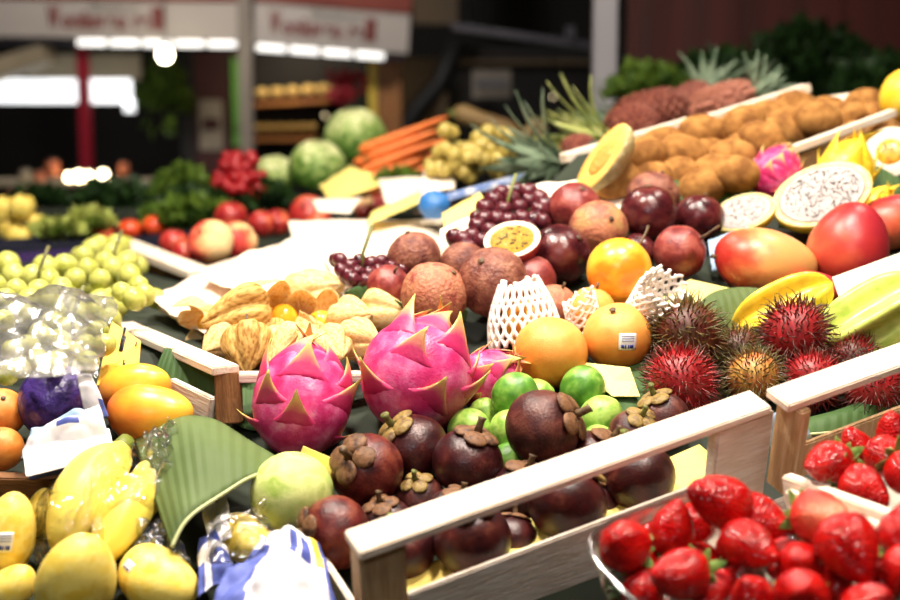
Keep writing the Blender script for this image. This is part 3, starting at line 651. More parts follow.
# ------------------------------------------------------------------ yellow and red pitahaya on the right
M['pit_y'] = pm('pitahaya_yellow', [c8(238, 192, 36), c8(246, 212, 64), c8(226, 178, 30)], 2, 0.36, 0.05, 18, 0.45)
M['flesh'] = pm('pitahaya_flesh', [c8(164, 154, 150), c8(180, 170, 166)], 8, 0.35, 0.2, 30, 0.5)
M['rim_y'] = pm('pitahaya_rim', [c8(206, 186, 96), c8(206, 192, 140)], 5, 0.4)
M['seed_g'] = pm('pitahaya_seed', [c8(40, 36, 38)], 4, 0.4)
c, r = seat(822, 194, 52, S, .012, .75)
half_fruit('pitahaya_half', 'large cut yellow pitahaya half with white seed-flecked flesh', 'pitahaya', c, r, idir(-.25, .52, .82), 'pit_y', 'rim_y', 'flesh', 'seed_g', spin=.55, zs=.7, ry=.70, nseed=280, sr=.020, inner=.86, depth=.05, group='cut pitahaya halves')
c, r = seat(743, 212, 33, S, .002, .75)
half_fruit('pitahaya_half', 'smaller cut yellow pitahaya half beside the dark passion fruit', 'pitahaya', c, r, idir(-.45, .60, .66), 'pit_y', 'rim_y', 'flesh', 'seed_g', spin=.35, zs=.7, ry=.75, nseed=200, sr=.022, inner=.86, depth=.05, group='cut pitahaya halves')
c, r = seat(771, 174, 25, S, .0); dragon(c, r, idir(.35, .85, .1), 'red dragon fruit with pale green scales behind the cut pitahayas', seed=21, spin=.3, group='dragon fruits at the back', ln=.5, curl=.15)
c, r = seat(846, 172, 28, S, .012); dragon(c, r, idir(.35, .80, -.3), 'whole yellow pitahaya with scales curled into loops', name='yellow_pitahaya', skin='pit_y', sc='dscale_y', seed=8, rows=((1.9, 4, 0), (1.35, 5, .5), (.85, 5, .1), (.4, 4, .5)), ln=.75, curl=.42, spin=.5)
c, r = seat(873, 208, 18, S, .0); dragon(c, r, idir(.5, .7, .3), 'small yellow pitahaya tip behind the upright mango', name='yellow_pitahaya', skin='pit_y', sc='dscale_y', seed=9, rows=((1.6, 4, 0), (1.0, 4, .5), (.5, 3, .1)), ln=.8, curl=.5)
M['shell'] = pm('dark_brown_shell', [c8(70, 44, 30), c8(46, 28, 22)], 5, 0.6, .3, 12)
M['orangepulp'] = pm('orange_pulp', [c8(236, 168, 40), c8(226, 140, 30)], 5, 0.3)
M['white_pith'] = pm('white_pith', [c8(216, 204, 186), c8(204, 188, 168)], 5, 0.5)
c, r = seat(890, 152, 27, S, .012)
half_fruit('cut_granadilla', 'cut fruit with white pith and orange core in a dark brown shell', 'fruit', c, r, idir(-.45, .25, .85), 'shell', 'white_pith', 'orangepulp', 'seed', zs=.9, nseed=8, inner=.5, depth=.12)
M['lemon'] = pm('lemon_skin', [c8(238, 190, 40), c8(244, 206, 70)], 2, 0.35, .08, 24)
p = D(903, 98, 1.72); round_fruit('lemon', 'bright yellow lemon at the far end of the slim crate rail', 'lemon', p, 24 * 1.72 / FPX, idir(.3, .8, .2), 'lemon', rball(5, .02, 1.4, 1.15, 0, .12), 'scar')
# ------------------------------------------------------------------ physalis
M['husk'] = pm('physalis_husk', [c8(230, 184, 108), c8(242, 208, 140), c8(248, 226, 172), c8(236, 194, 120)], 4, 0.55, 0.06, 9, 0.25, trans=.3, stretch=(2.2, 2.2, .7))
M['husk_br'] = pm('physalis_brown_husk', [c8(178, 126, 60), c8(222, 178, 98), c8(238, 202, 126)], 4, 0.55, 0.06, 9, 0.25, trans=.3, stretch=(2.2, 2.2, .7))
M['berry'] = pm('physalis_berry', [c8(238, 160, 30), c8(244, 178, 50)], 3, 0.25, 0, 1, .5)
def husk_mesh(seed, opened):
    vs = []; fs = []; n = 60; nr = 20
    for layer in (0, 1):
        for j in range(nr + 1):
            q = j / nr
            if opened: R = .22 + .85 * math.sin(min(1, q * 1.1) * math.pi * .58); z = -.80 + 1.15 * q
            else: R = (math.sin(math.pi * min(1, q ** .72)) ** .8 * 1.02) * (1 - .10 * q) + .015; z = -.80 + 2.05 * q ** 1.15
            for i in range(n):
                a = 2 * math.pi * i / n + .25 * q * math.sin(seed); lobe = abs(math.sin(2.5 * a)); vein = abs(math.sin(5 * a))
                k = R * (.74 + .26 * lobe ** .6 + .05 * vein) * (1 + .12 * nz((math.cos(a) * 1.5, math.sin(a) * 1.5, q * 2), 1.2, seed))
                zz = z + .06 * nz((math.cos(a), math.sin(a), q), 2.1, seed + 5)
                if opened: zz += .55 * lobe * max(0, q - .5) * 1.6; k *= 1 + .25 * max(0, q - .7) * lobe
                k -= .02 * layer
                vs.append(Vector((k * math.cos(a), k * math.sin(a) * (.82 if not opened else 1), zz)))
    N = n * (nr + 1)
    for j in range(nr):
        for i in range(n):
            f = [j * n + i, j * n + (i + 1) % n, (j + 1) * n + (i + 1) % n, (j + 1) * n + i]; fs.append(f); fs.append([k + N for k in f[::-1]])
    for i in range(n): a = nr * n + i; b = nr * n + (i + 1) % n; fs.append([a, b, b + N, a + N])
    return mk('husk', vs, fs)
def phys(px, py, rp, ax, opened, label, m='husk', lift=0.0, surf=L, group='physalis in the crate'):
    c, r = seat(px, py, rp, surf, lift, .8)
    t = thing('physalis', label, 'physalis', c, zto(idir(*ax), px), r * 1.12, group)
    v = px % 4; obj('husk', cached(('husk', v, opened), lambda: husk_mesh(v, opened)), M[m], t)
    if opened: obj('berry', cached('berry', lambda: mk('berry', *ball(18, 12, lambda d, th, ph: d * .52))), M['berry'], t, (0, 0, -.10))
    obj('stem', cached('pstem', lambda: mk('st', *tube([(0, 0, -.80), (.02, 0, -1.0), (.10, 0, -1.25)], [.06, .045, .05], 6))), M['stemb'], t)
for a in [
    (243, 316, 32, (-.75, -.15, .5), False, 'biggest brownish physalis husk lying on its side near the crate rail', 'husk_br', .012),
    (246, 345, 26, (.1, -.75, .55), False, 'physalis husk with its ribbed end turned down towards the end post', 'husk_br', .0),
    (284, 318, 26, (.25, .15, .95), True, 'opened physalis showing its orange berry', 'husk', .012),
    (312, 297, 30, (.7, .25, .4), False, 'large pale physalis husk on top near the white paper', 'husk', .012),
    (290, 300, 20, (-.5, .5, .5), False, 'small physalis husk behind the opened one', 'husk', .0),
    (346, 296, 22, (.8, .1, .4), False, 'thin folded physalis husk at the back right of the heap', 'husk', .0),
    (322, 322, 24, (.3, .75, .5), True, 'torn physalis husk with a glimpse of berry above the round dragon fruit', 'husk', .006),
    (350, 322, 24, (.6, .2, .6), False, 'physalis husk pointing towards the passion fruits', 'husk', .008),
    (382, 318, 26, (.85, .05, .4), False, 'long pale physalis husk beside the green leaves', 'husk', .006),
    (360, 340, 22, (.7, -.1, .6), False, 'physalis husk squeezed between the two dragon fruits', 'husk', .002),
    (286, 345, 24, (-.3, -.5, .7), False, 'physalis husk just behind the round dragon fruit', 'husk', .0),
    (207, 325, 20, (-.6, -.2, .6), True, 'yellow physalis husk resting on the crate rail', 'husk', .0),
    (268, 338, 20, (.2, -.6, .7), False, 'crumpled physalis husk under the opened one', 'husk_br', .0),
    (330, 345, 22, (.4, -.3, .7), False, 'physalis husk low between dragon fruit crown and heap', 'husk', .0),
    (190, 312, 16, (-.6, .2, .6), False, 'half hidden physalis husk at the far end of the rail', 'husk', .0),
    (226, 340, 22, (-.5, -.3, .6), False, 'physalis husk leaning on the inside of the crate rail', 'husk', .0),
    (305, 335, 20, (.5, -.3, .6), False, 'physalis husk under the torn one', 'husk', .0),
    (268, 298, 22, (-.6, .3, .5), False, 'pale physalis husk at the back by the packing paper', 'husk', .004),
    (400, 326, 18, (.8, -.1, .5), False, 'small physalis husk reaching the large dragon fruit crown', 'husk', .004),
    (372, 300, 18, (.7, .3, .5), False, 'small physalis husk beside the leaf tip and dark grapes', 'husk', .0),
]: phys(*a)
# ------------------------------------------------------------------ grapes
M['grape_g'] = pm('green_grape', [c8(196, 200, 92), c8(214, 212, 116), c8(184, 188, 76)], 1.2, 0.28, 0, 1, .5, trans=.2)
M['grape_d'] = pm('dark_grape', [c8(64, 16, 26), c8(92, 28, 38), c8(48, 14, 24)], 1.2, 0.28, 0, 1, .5)
M['grape_y'] = pm('amber_grape', [c8(176, 156, 70), c8(206, 184, 100), c8(150, 128, 56)], 1.2, 0.3, 0, 1, .5, trans=.2)
gmesh = mk('grape', *ball(16, 12, lambda d, th, ph: Vector((d.x, d.y, d.z * 1.12))))
def bunch(label, base, pts, mat, group=None, stems=True):
    t = thing('grape_bunch', label, 'grapes', base, None, 1, group)
    cen = sum((p for p, r in pts), Vector()) / len(pts)
    for p, r in pts: obj('grape', gmesh, M[mat], t, p - base, zto(Vector((random.uniform(-1, 1), random.uniform(-1, 1), random.uniform(.3, 1)))), r)
    if stems:
        ms = [tube([cen - base - Vector((0, 0, .01)), cen - base + Vector((0, 0, .02)), cen - base + Vector((.01, .01, .05))], [.002, .002, .0025], 6)]
        for p, r in pts[::3]: ms.append(tube([cen - base, p - base], .001, 4))
        obj('stalk', mk('stalk', *join(*ms)), M['stemg'], t)
    return t
def gpts(lst, rp, surf, lift, extra=0, sp=14, seed=1):
    rnd = random.Random(seed); out = []
    for x, y in lst: out.append(seat(x, y, rp * rnd.uniform(.92, 1.08), surf, lift))
    for k in range(extra):
        x, y = rnd.choice(lst); out.append(seat(x + rnd.uniform(-sp, sp), y + rnd.uniform(-2, sp), rp * .95, surf, max(0, lift - .022)))
    return out
g1 = gpts([(14, 276), (45, 267), (49, 279), (38, 290), (66, 266), (16, 291), (6, 300), (20, 311), (61, 289), (32, 277), (3, 321), (75, 279), (28, 300), (50, 300), (-6, 285), (8, 264)], 11.5, L, .035, 14, 12, 2)
bunch('loose pale green grape bunch at the stall edge', L(30, 320), g1, 'grape_g', 'green grapes on the table')
g2 = gpts([(84, 257), (100, 246), (112, 254), (113, 268), (130, 275), (138, 286), (122, 292), (134, 299), (104, 262), (92, 249), (118, 246), (145, 295), (127, 262), (100, 280), (88, 270)], 11, L, .035, 12, 12, 3)
bunch('pale green grape bunch with its stalk up beside the peach crate', L(110, 300), g2, 'grape_g', 'green grapes on the table')
g3 = gpts([(86, 345), (68, 327), (98, 331), (80, 312), (94, 312), (60, 340), (40, 335), (104, 345), (52, 322), (110, 318), (72, 352), (28, 345), (12, 350), (20, 368), (38, 360), (56, 362), (88, 362), (100, 300), (118, 306), (8, 375)], 11, L, .012, 10, 12, 4)
bunch('green grape bunch wrapped in crinkled clear plastic', L(60, 360), g3, 'grape_g', 'green grapes on the table')
d1 = gpts([(340, 260), (350, 266), (360, 262), (371, 264), (382, 262), (347, 276), (358, 272), (369, 274), (380, 272), (392, 268), (352, 279), (403, 270), (365, 281), (341, 270), (376, 282)], 7.5, S, .02, 6, 8, 5)
bunch('small cluster of dark grapes on the white paper beside a red-brown passion fruit', S(370, 280), d1, 'grape_d', 'dark grapes')
d2 = gpts([(485, 208), (494, 200), (503, 210), (512, 199), (520, 208), (530, 202), (540, 198), (540, 211), (497, 219), (484, 220), (508, 221), (522, 219), (534, 220), (477, 226), (490, 232), (545, 205), (516, 192), (502, 194), (463, 240), (472, 236), (482, 242), (468, 248), (455, 238), (529, 192), (543, 222), (527, 229)], 9, S, .03, 16, 8, 6)
bunch('dark red grape bunch behind the cut passion fruit half', S(510, 225), d2, 'grape_d', 'dark grapes')
rnd = random.Random(3)
ap = []
for k in range(70):
    x = rnd.gauss(468, 20); y = rnd.gauss(160, 13)
    if 425 < x < 515 and 128 < y < 190: ap.append((D(x, y, 2.15 + rnd.uniform(-.03, .05)), 7.5 * 2.15 / FPX))
ap += [(D(x, y, 2.15), 8 * 2.15 / FPX) for x, y in [(488, 132), (484, 142), (490, 150), (478, 138)]]
bunch('amber grape bunch heaped beside the carrots', D(468, 190, 2.15), ap, 'grape_y')
# ------------------------------------------------------------------ strawberries and punnets
def straw_mat(name, cols, scale=1.0):
    m = pm(name, cols, 1.6, 0.17, 0, 1, 0.45); nt = m.node_tree; N = nt.nodes; K = nt.links.new; b = N['Principled BSDF']
    tc = N.new('ShaderNodeTexCoord'); vo = N.new('ShaderNodeTexVoronoi'); vo.inputs['Scale'].default_value = 7.0; vo.inputs['Randomness'].default_value = .45
    K(tc.outputs['Object'], vo.inputs['Vector'])
    r = N.new('ShaderNodeValToRGB'); r.color_ramp.elements[0].position = .0; r.color_ramp.elements[0].color = (1, 1, 1, 1)
    r.color_ramp.elements[1].position = .16; r.color_ramp.elements[1].color = (0, 0, 0, 1); K(vo.outputs['Distance'], r.inputs[0])
    src = b.inputs['Base Color'].links[0].from_socket
    mx = N.new('ShaderNodeMix'); mx.data_type = 'RGBA'; mx.inputs[7].default_value = (*c8(196, 96, 40), 1); K(r.outputs[0], mx.inputs[0]); r.color_ramp.elements[1].position = .17; K(src, mx.inputs[6]); K(mx.outputs[2], b.inputs['Base Color'])
    bp = N.new('ShaderNodeBump'); bp.inputs['Strength'].default_value = .32; bp.inputs['Distance'].default_value = .03; K(vo.outputs['Distance'], bp.inputs['Height']); K(bp.outputs[0], b.inputs['Normal'])
    return m
M['straw'] = straw_mat('strawberry_red', [c8(150, 6, 8), c8(182, 12, 12), c8(198, 26, 20)])
M['straw_lt'] = pm('strawberry_light', [c8(236, 176, 130), c8(214, 80, 54), c8(206, 36, 30)], 1.5, .32, .3, 9, .5, grad=(.5, .2, -.7), mixn=.3, pos=[.0, .3, .55])
M['leafg'] = pm('strawberry_calyx', [c8(92, 132, 52), c8(130, 158, 78)], 4, .5)
def straw_mesh(seed):
    def f(d, th, ph):
        k = 1 + .06 * nz(d, 1.4, seed)
        q = (1 - d.z) / 2                     # 0 tip, 1 shoulder
        R = math.sin(th) * (.40 + .64 * q ** .8) * 1.12; z = d.z * 1.05 - .12 * math.exp(-((math.pi - th) ** 2) * 8) * -1
        return Vector((R * math.cos(ph) * k, R * math.sin(ph) * k, z * k))
    return mk('straw', *ball(32, 22, f))
def calyx_mesh(seed):
    rnd = random.Random(seed); ms = []
    for k in range(9):
        a = k * 2 * math.pi / 9 + rnd.uniform(-.15, .15); l = rnd.uniform(.5, .75); cu = rnd.uniform(-.1, .35)
        def P(u, v):
            w = .15 * math.sin(math.pi * (0.08 + .92 * u)) ** .8; x = u * l; y = (v - .5) * 2 * w; z = -1.0 - cu * u * u + .08 * abs(v - .5)
            return Vector((x * math.cos(a) - y * math.sin(a), x * math.sin(a) + y * math.cos(a), z))
        v_, f_, _ = grid(P, 5, 2, .015); ms.append((v_, f_))
    ms.append(tube([(0, 0, -.95), (.03, 0, -1.2), (.10, .04, -1.5)], [.05, .04, .05], 6))
    return mk('calyx', *join(*ms))
def straw(c, r, ax, label, group, m='straw', cal=True, sc=(1, 1, 1), seed=0):
    t = thing('strawberry', label, 'strawberry', c, zto(ax, seed), (r * sc[0], r * sc[1], r * sc[2]), group); settle(t, r * .92, 'N')
    v = seed % 4; obj('flesh', cached(('straw', v), lambda: straw_mesh(v)), M[m], t)
    if cal: obj('calyx', cached(('cal', v % 2), lambda: calyx_mesh(v % 2)), M['leafg'], t, scale=(1.45, 1.45, 1.0))
    return t
G1 = 'strawberries in the clear punnets'
for k, (px, py, rp, d, ax, cal, lb, m, sc) in enumerate([
    (623, 544, 27, .855, (-.3, .35, .6), True, 'round strawberry at the rim corner of the clear punnet', 'straw', (1.12, 1.05, 1.0)),
    (677, 531, 25, .880, (.15, .9, .3), True, 'upright strawberry with its tip pointing at the crate board', 'straw', (1, 1, 1.15)),
    (673, 578, 29, .835, (-.70, .05, .5), True, 'strawberry with long green sepals lying in the middle of the punnet', 'straw', (1, 1, 1.15)),
    (716, 502, 31, .875, (-.75, .35, .35), False, 'long wedge shaped strawberry lying across the top of the punnet', 'straw', (.98, .95, 1.15)),
    (762, 522, 27, .880, (.80, -.35, .3), False, 'dark fan shaped strawberry in the second row of the punnet', 'straw', (1.0, .8, 1.2)),
    (757, 552, 28, .845, (.55, -.25, .65), False, 'plump strawberry with a bright highlight next to the green sepals', 'straw', (1.0, .95, 1.1)),
    (715, 588, 24, .845, (.3, .5, .3), True, 'strawberry deep in the punnet beneath the green sepals', 'straw', (1, 1, 1)),
    (650, 590, 24, .850, (.3, -.5, .3), False, 'strawberry pressed against the front wall of the clear punnet', 'straw', (1, 1, 1)),
    (823, 517, 30, .850, (.35, .10, .55), True, 'pale shouldered strawberry with a cream patch near the crate rail', 'straw_lt', (1, 1, 1)),
    (802, 561, 25, .830, (-.3, .3, .8), False, 'strawberry between the pale shouldered one and the biggest one', 'straw', (1, 1, 1)),
    (848, 560, 35, .815, (.2, -.65, .6), False, 'biggest strawberry of the second punnet', 'straw', (1, 1, 1.05)),
    (802, 594, 30, .795, (-.2, .3, .8), True, 'strawberry at the bottom edge of the second punnet', 'straw', (1.05, 1, 1)),
    (870, 604, 30, .790, (.2, .5, .6), True, 'strawberry with green sepals below the biggest one', 'straw', (1, 1, 1)),
    (903, 528, 26, .830, (.2, .9, .2), True, 'upright strawberry by the crate rail end', 'straw', (1, 1, 1.1)),
    (900, 568, 28, .805, (.1, .3, .8), False, 'deep red strawberry at the far side of the second punnet', 'straw', (1, 1, 1)),
    (752, 596, 26, .815, (-.3, .6, .5), True, 'strawberry between the two punnet rims', 'straw', (1, 1, 1)),
]): straw(D(px, py, d), rp * d / FPX, idir(*ax), lb, G1, m, cal, sc, k * 3 + 1)
for k in range(12):
    x = [640, 660, 690, 700, 730, 745, 775, 790, 825, 835, 870, 880][k]; y = [570, 545, 555, 530, 545, 575, 560, 535, 545, 585, 545, 580][k]; d = [.875, .90, .885, .91, .90, .86, .865, .90, .875, .83, .865, .825][k]
    straw(D(x, y, d), 24 * d / FPX, idir(random.uniform(-1, 1), random.uniform(-1, 1), .4), 'strawberry buried under the top layer of the clear punnets', 'strawberries buried in the punnets', 'straw', k % 2 == 0, (1, 1, 1), k * 7)
G2 = 'strawberries below the rambutan crate'
for k, (px, py, rp, d, ax, cal, lb) in enumerate([
    (834, 468, 25, .93, (-.8, -.1, .5), True, 'glossy strawberry touching the end of the pale side rail'),
    (860, 447, 19, .955, (-.4, .7, .3), True, 'smaller strawberry behind the glossy one by the crate board'),
    (893, 430, 19, .965, (-.2, .8, .3), False, 'strawberry right under the rambutan crate board'),
    (884, 457, 24, .94, (.3, -.2, .8), False, 'strawberry in the middle of the heap by the rambutan crate'),
    (872, 484, 25, .915, (.5, -.4, .6), True, 'strawberry lying on the side rail of its crate'),
    (903, 480, 26, .905, (.2, -.5, .7), True, 'strawberry at the outer end of the side rail'),
]): straw(D(px, py, d), rp * d / FPX, idir(*ax), lb, G2, 'straw', cal, (1, 1, 1.08), k * 5 + 2)
M['punnet'] = film('clear_punnet_plastic', .10, .15, 8, (.97, .97, .97), .05)
def punnet(label, cen, a, b, h):
    t = thing('punnet', label, 'punnet', cen - CN * h, CQ, 1, 'clear strawberry punnets')
    n = 48
    def rr(i, k, z):
        ph = 2 * math.pi * i / n; c, s = math.cos(ph), math.sin(ph); e = .5
        return Vector((math.copysign(abs(c) ** e, c) * a * k, math.copysign(abs(s) ** e, s) * b * k, z))
    prof = [(.02, .002), (.80, .002), (.86, .008), (.92, h * .5), (.97, h), (1.02, h + .002), (1.035, h), (1.03, h - .004)]
    vs = [rr(i, k, z) for k, z in prof for i in range(n)]
    fs = [[j * n + i, j * n + (i + 1) % n, (j + 1) * n + (i + 1) % n, (j + 1) * n + i] for j in range(4) for i in range(n)]
    obj('tray', mk('tray', vs, fs), M['punnet'], t)
    rim = [rr(i % n, 1.0, h) for i in range(n + 1)]
    obj('rim', mk('rim', *tube(rim, .0022, 8, False)), M['punnet_rim'], t)
    return t
M['punnet_rim'] = film('clear_rim_plastic', .30, .1, 8, (.9, .9, .9), .12)
punnet('clear plastic punnet whose curved rim shows in front of the crate post', D(694, 549, .862), .066, .052, .045)
punnet('clear plastic punnet of strawberries at the outer corner', D(862, 588, .815), .072, .058, .045)
# ------------------------------------------------------------------ banana leaves and other leaves
def leaf_mat(name, cols, scale):
    m = pm(name, cols, 5, .6, 0, 1, .25, trans=.12, shift=False); nt = m.node_tree; N = nt.nodes; K = nt.links.new
    at = N.new('ShaderNodeAttribute'); at.attribute_name = 't'; mu = N.new('ShaderNodeMath'); mu.operation = 'MULTIPLY'; mu.inputs[1].default_value = scale
    sn = N.new('ShaderNodeMath'); sn.operation = 'SINE'; K(at.outputs['Fac'], mu.inputs[0]); K(mu.outputs[0], sn.inputs[0])
    bp = N.new('ShaderNodeBump'); bp.inputs['Strength'].default_value = .16; bp.inputs['Distance'].default_value = .004; K(sn.outputs[0], bp.inputs['Height']); K(bp.outputs[0], N['Principled BSDF'].inputs['Normal'])
    return m
M['bleaf'] = leaf_mat('banana_leaf', [c8(80, 98, 54), c8(98, 116, 68), c8(68, 86, 46)], 80)
M['dleaf'] = leaf_mat('dark_banana_leaf', [c8(54, 82, 42), c8(76, 104, 56), c8(44, 68, 36)], 60)
M['leafrib'] = pm('leaf_rib', [c8(190, 196, 140)], 4, .5)
def poly(ps, q):
    n = len(ps) - 1; k = min(int(q * n), n - 1); f = q * n - k
    p0, p1, p2, p3 = ps[max(k - 1, 0)], ps[k], ps[k + 1], ps[min(k + 2, n)]
    return 0.5 * ((2 * p1) + (p2 - p0) * f + (2 * p0 - 5 * p1 + 4 * p2 - p3) * f * f + (3 * p1 - p0 - 3 * p2 + p3) * f ** 3)
def leaf(name, label, cat, top, bot, mat, bulge=0.0, wav=0.0, group=None, edge=False, nu=28, nv=14, th=.0012, seed=1, upn=SN):
    def P(a, b):
        p = poly(top, a).lerp(poly(bot, a), b)
        return p + upn * (bulge * math.sin(math.pi * b) * math.sin(math.pi * min(1, .1 + a)) + wav * nz(p, 22, seed))
    v, f, at = grid(P, nu, nv, th)
    t = thing(name, label, cat, bot[len(bot) // 2], None, 1, group); base = bot[len(bot) // 2]
    obj('blade', mk('blade', [x - base for x in v], f, True, at), M[mat], t)
    if edge:
        pts = [P(i / 24, 1.0) - base for i in range(25)]; obj('edge_rib', mk('rib', *tube(pts, .0016, 6)), M['leafrib'], t)
    return t
leaf('banana_leaf', 'broad grey-green banana leaf with ribbed veins below the orange mangoes', 'leaf',
     [S(132, 436, .03), S(168, 416, .045), S(205, 418, .05), S(245, 438, .05), S(283, 462, .045)],
     [S(172, 548, .05), S(186, 522, .06), S(212, 500, .065), S(245, 480, .062), S(281, 467, .05)], 'bleaf', .012, .004, 'banana leaves', True)
leaf('banana_leaf', 'dark leaf strip under the limes and the yellow card', 'leaf',
     [S(565, 385, .012), S(590, 371, .02), S(625, 362, .025), S(665, 365, .02)], [S(545, 420, .004), S(590, 440, .004), S(640, 442, .004), S(690, 425, .004)], 'dleaf', .004, .002, 'banana leaves')
leaf('banana_leaf', 'smooth green leaf below the orange mango and yellow star fruit', 'leaf',
     [S(690, 312, .03), S(712, 294, .035), S(745, 288, .035), S(790, 296, .03)], [S(700, 345, .012), S(720, 335, .012), S(755, 330, .012), S(795, 335, .012)], 'bleaf', .008, .002, 'banana leaves')
leaf('banana_leaf', 'dark green leaf between the kiwis and the passion fruits', 'leaf',
     [S(668, 183, .03), S(700, 172, .03), S(735, 168, .03), S(770, 172, .02)], [S(670, 200, .01), S(700, 205, .012), S(730, 200, .012), S(770, 195, .01)], 'dleaf', .006, .002, 'banana leaves')
leaf('banana_leaf', 'wavy leaf lining the rambutan crate under its rail', 'leaf',
     [S(800, 420, .012), S(835, 412, .016), S(870, 400, .02), S(915, 378, .03)], [S(798, 436, .008), S(835, 432, .012), S(868, 428, .010), S(915, 400, .012)], 'dleaf', .006, .004, 'banana leaves', True)
leaf('banana_leaf', 'leaf lining below the cut pitahayas and the red mango', 'leaf',
     [S(780, 214, .02), S(820, 205, .025), S(860, 200, .025), S(915, 185, .02)], [S(778, 228, .01), S(820, 232, .012), S(860, 225, .012), S(915, 215, .01)], 'dleaf', .004, .002, 'banana leaves')
leaf('banana_leaf', 'leaf under the curled yellow pitahaya by the stall end', 'leaf',
     [S(862, 168, .03), S(880, 162, .03), S(905, 160, .03)], [S(862, 198, .01), S(885, 202, .01), S(910, 200, .01)], 'dleaf', .004, .002, 'banana leaves')
leaf('green_leaf', 'small glossy green leaf between the physalis and the tan passion fruit', 'leaf',
     [S(400, 318, .03), S(420, 303, .04), S(450, 302, .04), S(468, 312, .03)], [S(402, 326, .01), S(425, 326, .012), S(450, 326, .012), S(466, 322, .015)], 'dleaf', .004, .003, 'small green leaves')
leaf('green_leaf', 'small green leaf tip behind the physalis and the dark grapes', 'leaf',
     [S(345, 292, .02), S(365, 286, .025), S(390, 296, .03), S(408, 306, .03)], [S(345, 300, .01), S(368, 303, .01), S(390, 312, .012), S(406, 314, .015)], 'dleaf', .004, .003, 'small green leaves')
leaf('green_leaf', 'dark leaf in the gap between the crate post and the round dragon fruit', 'leaf',
     [S(232, 362, .02), S(250, 358, .022), S(275, 362, .02)], [S(235, 425, .006), S(250, 430, .006), S(275, 430, .006)], 'dleaf', .002, .002, 'small green leaves')
leaf('green_leaf', 'dark leaf behind the orange mangoes beside the crate board', 'leaf',
     [S(165, 348, .03), S(185, 352, .03), S(215, 372, .03)], [S(150, 385, .01), S(180, 395, .01), S(215, 402, .01)], 'dleaf', .002, .002, 'small green leaves')
# ------------------------------------------------------------------ papers
def sheet(name, label, cat, ps, mat, th=.0006, amp=.004, fr=14, nu=24, nv=16, seed=1, group=None, upn=SN, arch=0.0):
    # ps: four corners (a: along top, then bottom), crumpled
    A, B, C_, D_ = ps
    def P(a, b):
        p = A.lerp(B, a).lerp(D_.lerp(C_, a), b)
        return p + upn * (amp * nz(p, fr, seed) + amp * .5 * abs(nz(p, fr * 2.3, seed + 3)) + arch * math.sin(math.pi * a) * math.sin(math.pi * b))
    v, f, at = grid(P, nu, nv, th)
    o = obj(name, mk(name, [x - D_ for x in v], f, fr < 40, at), M[mat], None, D_); return tag(o, label, cat, group)
M['paper_c'] = pm('cream_paper', [c8(250, 238, 218), c8(244, 228, 206)], 6, .7, .1, 20, .2)
M['paper_p'] = pm('pinkish_paper', [c8(248, 226, 208), c8(242, 214, 196)], 6, .7, .1, 20, .2)
M['paper_y'] = pm('yellow_paper', [c8(240, 222, 130), c8(234, 212, 116)], 6, .7, .1, 20, .2)
M['paper_w'] = pm('white_tissue', [c8(246, 240, 240), c8(232, 228, 234)], 8, .6, .15, 18, .25)
M['paper_b'] = pm('blue_print_tissue', [c8(70, 82, 156), c8(92, 104, 176)], 8, .55, .1, 18, .3)
M['paper_lb'] = pm('light_blue_tissue', [c8(150, 178, 206), c8(176, 200, 222)], 8, .55, .1, 18, .3)
M['purple'] = pm('purple_tissue', [c8(52, 36, 100), c8(76, 54, 128), c8(40, 28, 80)], 2, .32, .12, 3, .5)
M['yellow_print'] = pm('yellow_print', [c8(240, 206, 70)], 4, .5)
sheet('packing_paper', 'large sheet of cream packing paper between the peaches and the physalis', 'paper', [L(200, 276, .05), L(300, 236, .06), L(372, 280, .045), L(255, 306, .03)], 'paper_c', .0008, .012, 9, 34, 22, 2, None, Vector((0, 0, 1)))
sheet('packing_paper', 'upright fold of cream packing paper next to the peaches', 'paper', [L(288, 224, .075), L(478, 216, .085), L(470, 250, .05), L(300, 262, .04)], 'paper_c', .0008, .010, 9, 30, 20, 5, None, Vector((0, 0, 1)))
sheet('packing_paper', 'pinkish packing paper in the corner between grapes and physalis crate', 'paper', [L(150, 292, .035), L(215, 270, .045), L(262, 306, .025), L(175, 322, .012)], 'paper_p', .0008, .008, 10, 26, 18, 7, None, Vector((0, 0, 1)))
sheet('packing_paper', 'cream paper lining the physalis crate', 'paper', [L(150, 306, .012), L(335, 298, .012), L(330, 352, .012), L(236, 352, .012)], 'paper_c', .0008, .004, 14, 26, 16, 8, None, Vector((0, 0, 1)))
sheet('packing_paper', 'cream paper under the small cluster of dark grapes', 'paper', [L(320, 252, .055), L(470, 236, .07), S(470, 262, .014), S(345, 300, .016)], 'paper_c', .0008, .008, 10, 28, 16, 9, None, Vector((0, 0, 1)))
sheet('packing_paper', 'pale paper lining under the dark red grape bunch', 'paper', [S(440, 228, .016), S(482, 214, .016), S(520, 226, .012), S(440, 246, .014)], 'paper_c', .0008, .006, 12, 20, 14, 11)
sheet('packing_paper', 'yellow paper strip behind the dark red grapes', 'paper', [D(442, 214, 1.62), D(480, 192, 1.68), S(490, 208, .016), S(445, 236, .016)], 'paper_y', .0008, .003, 12, 16, 10, 13)
sheet('packing_paper', 'cream paper under the cut melon and red-brown passion fruit', 'paper', [S(500, 186, .012), S(680, 176, .014), S(690, 208, .008), S(520, 216, .008)], 'paper_c', .0008, .008, 16, 30, 12, 15)
sheet('packing_paper', 'yellow paper lining the floor of the mangosteen crate', 'paper', [FL + CU * .03 + CV * .05 - CN * .085, FL + CU * (LR - .005) + CV * .075 - CN * .085, FL + CU * (LR - .005) + CV * .016 - CN * .085, FL + CU * .03 + CV * .016 - CN * .085], 'paper_y', .0006, .001, 10, 20, 10, 17)
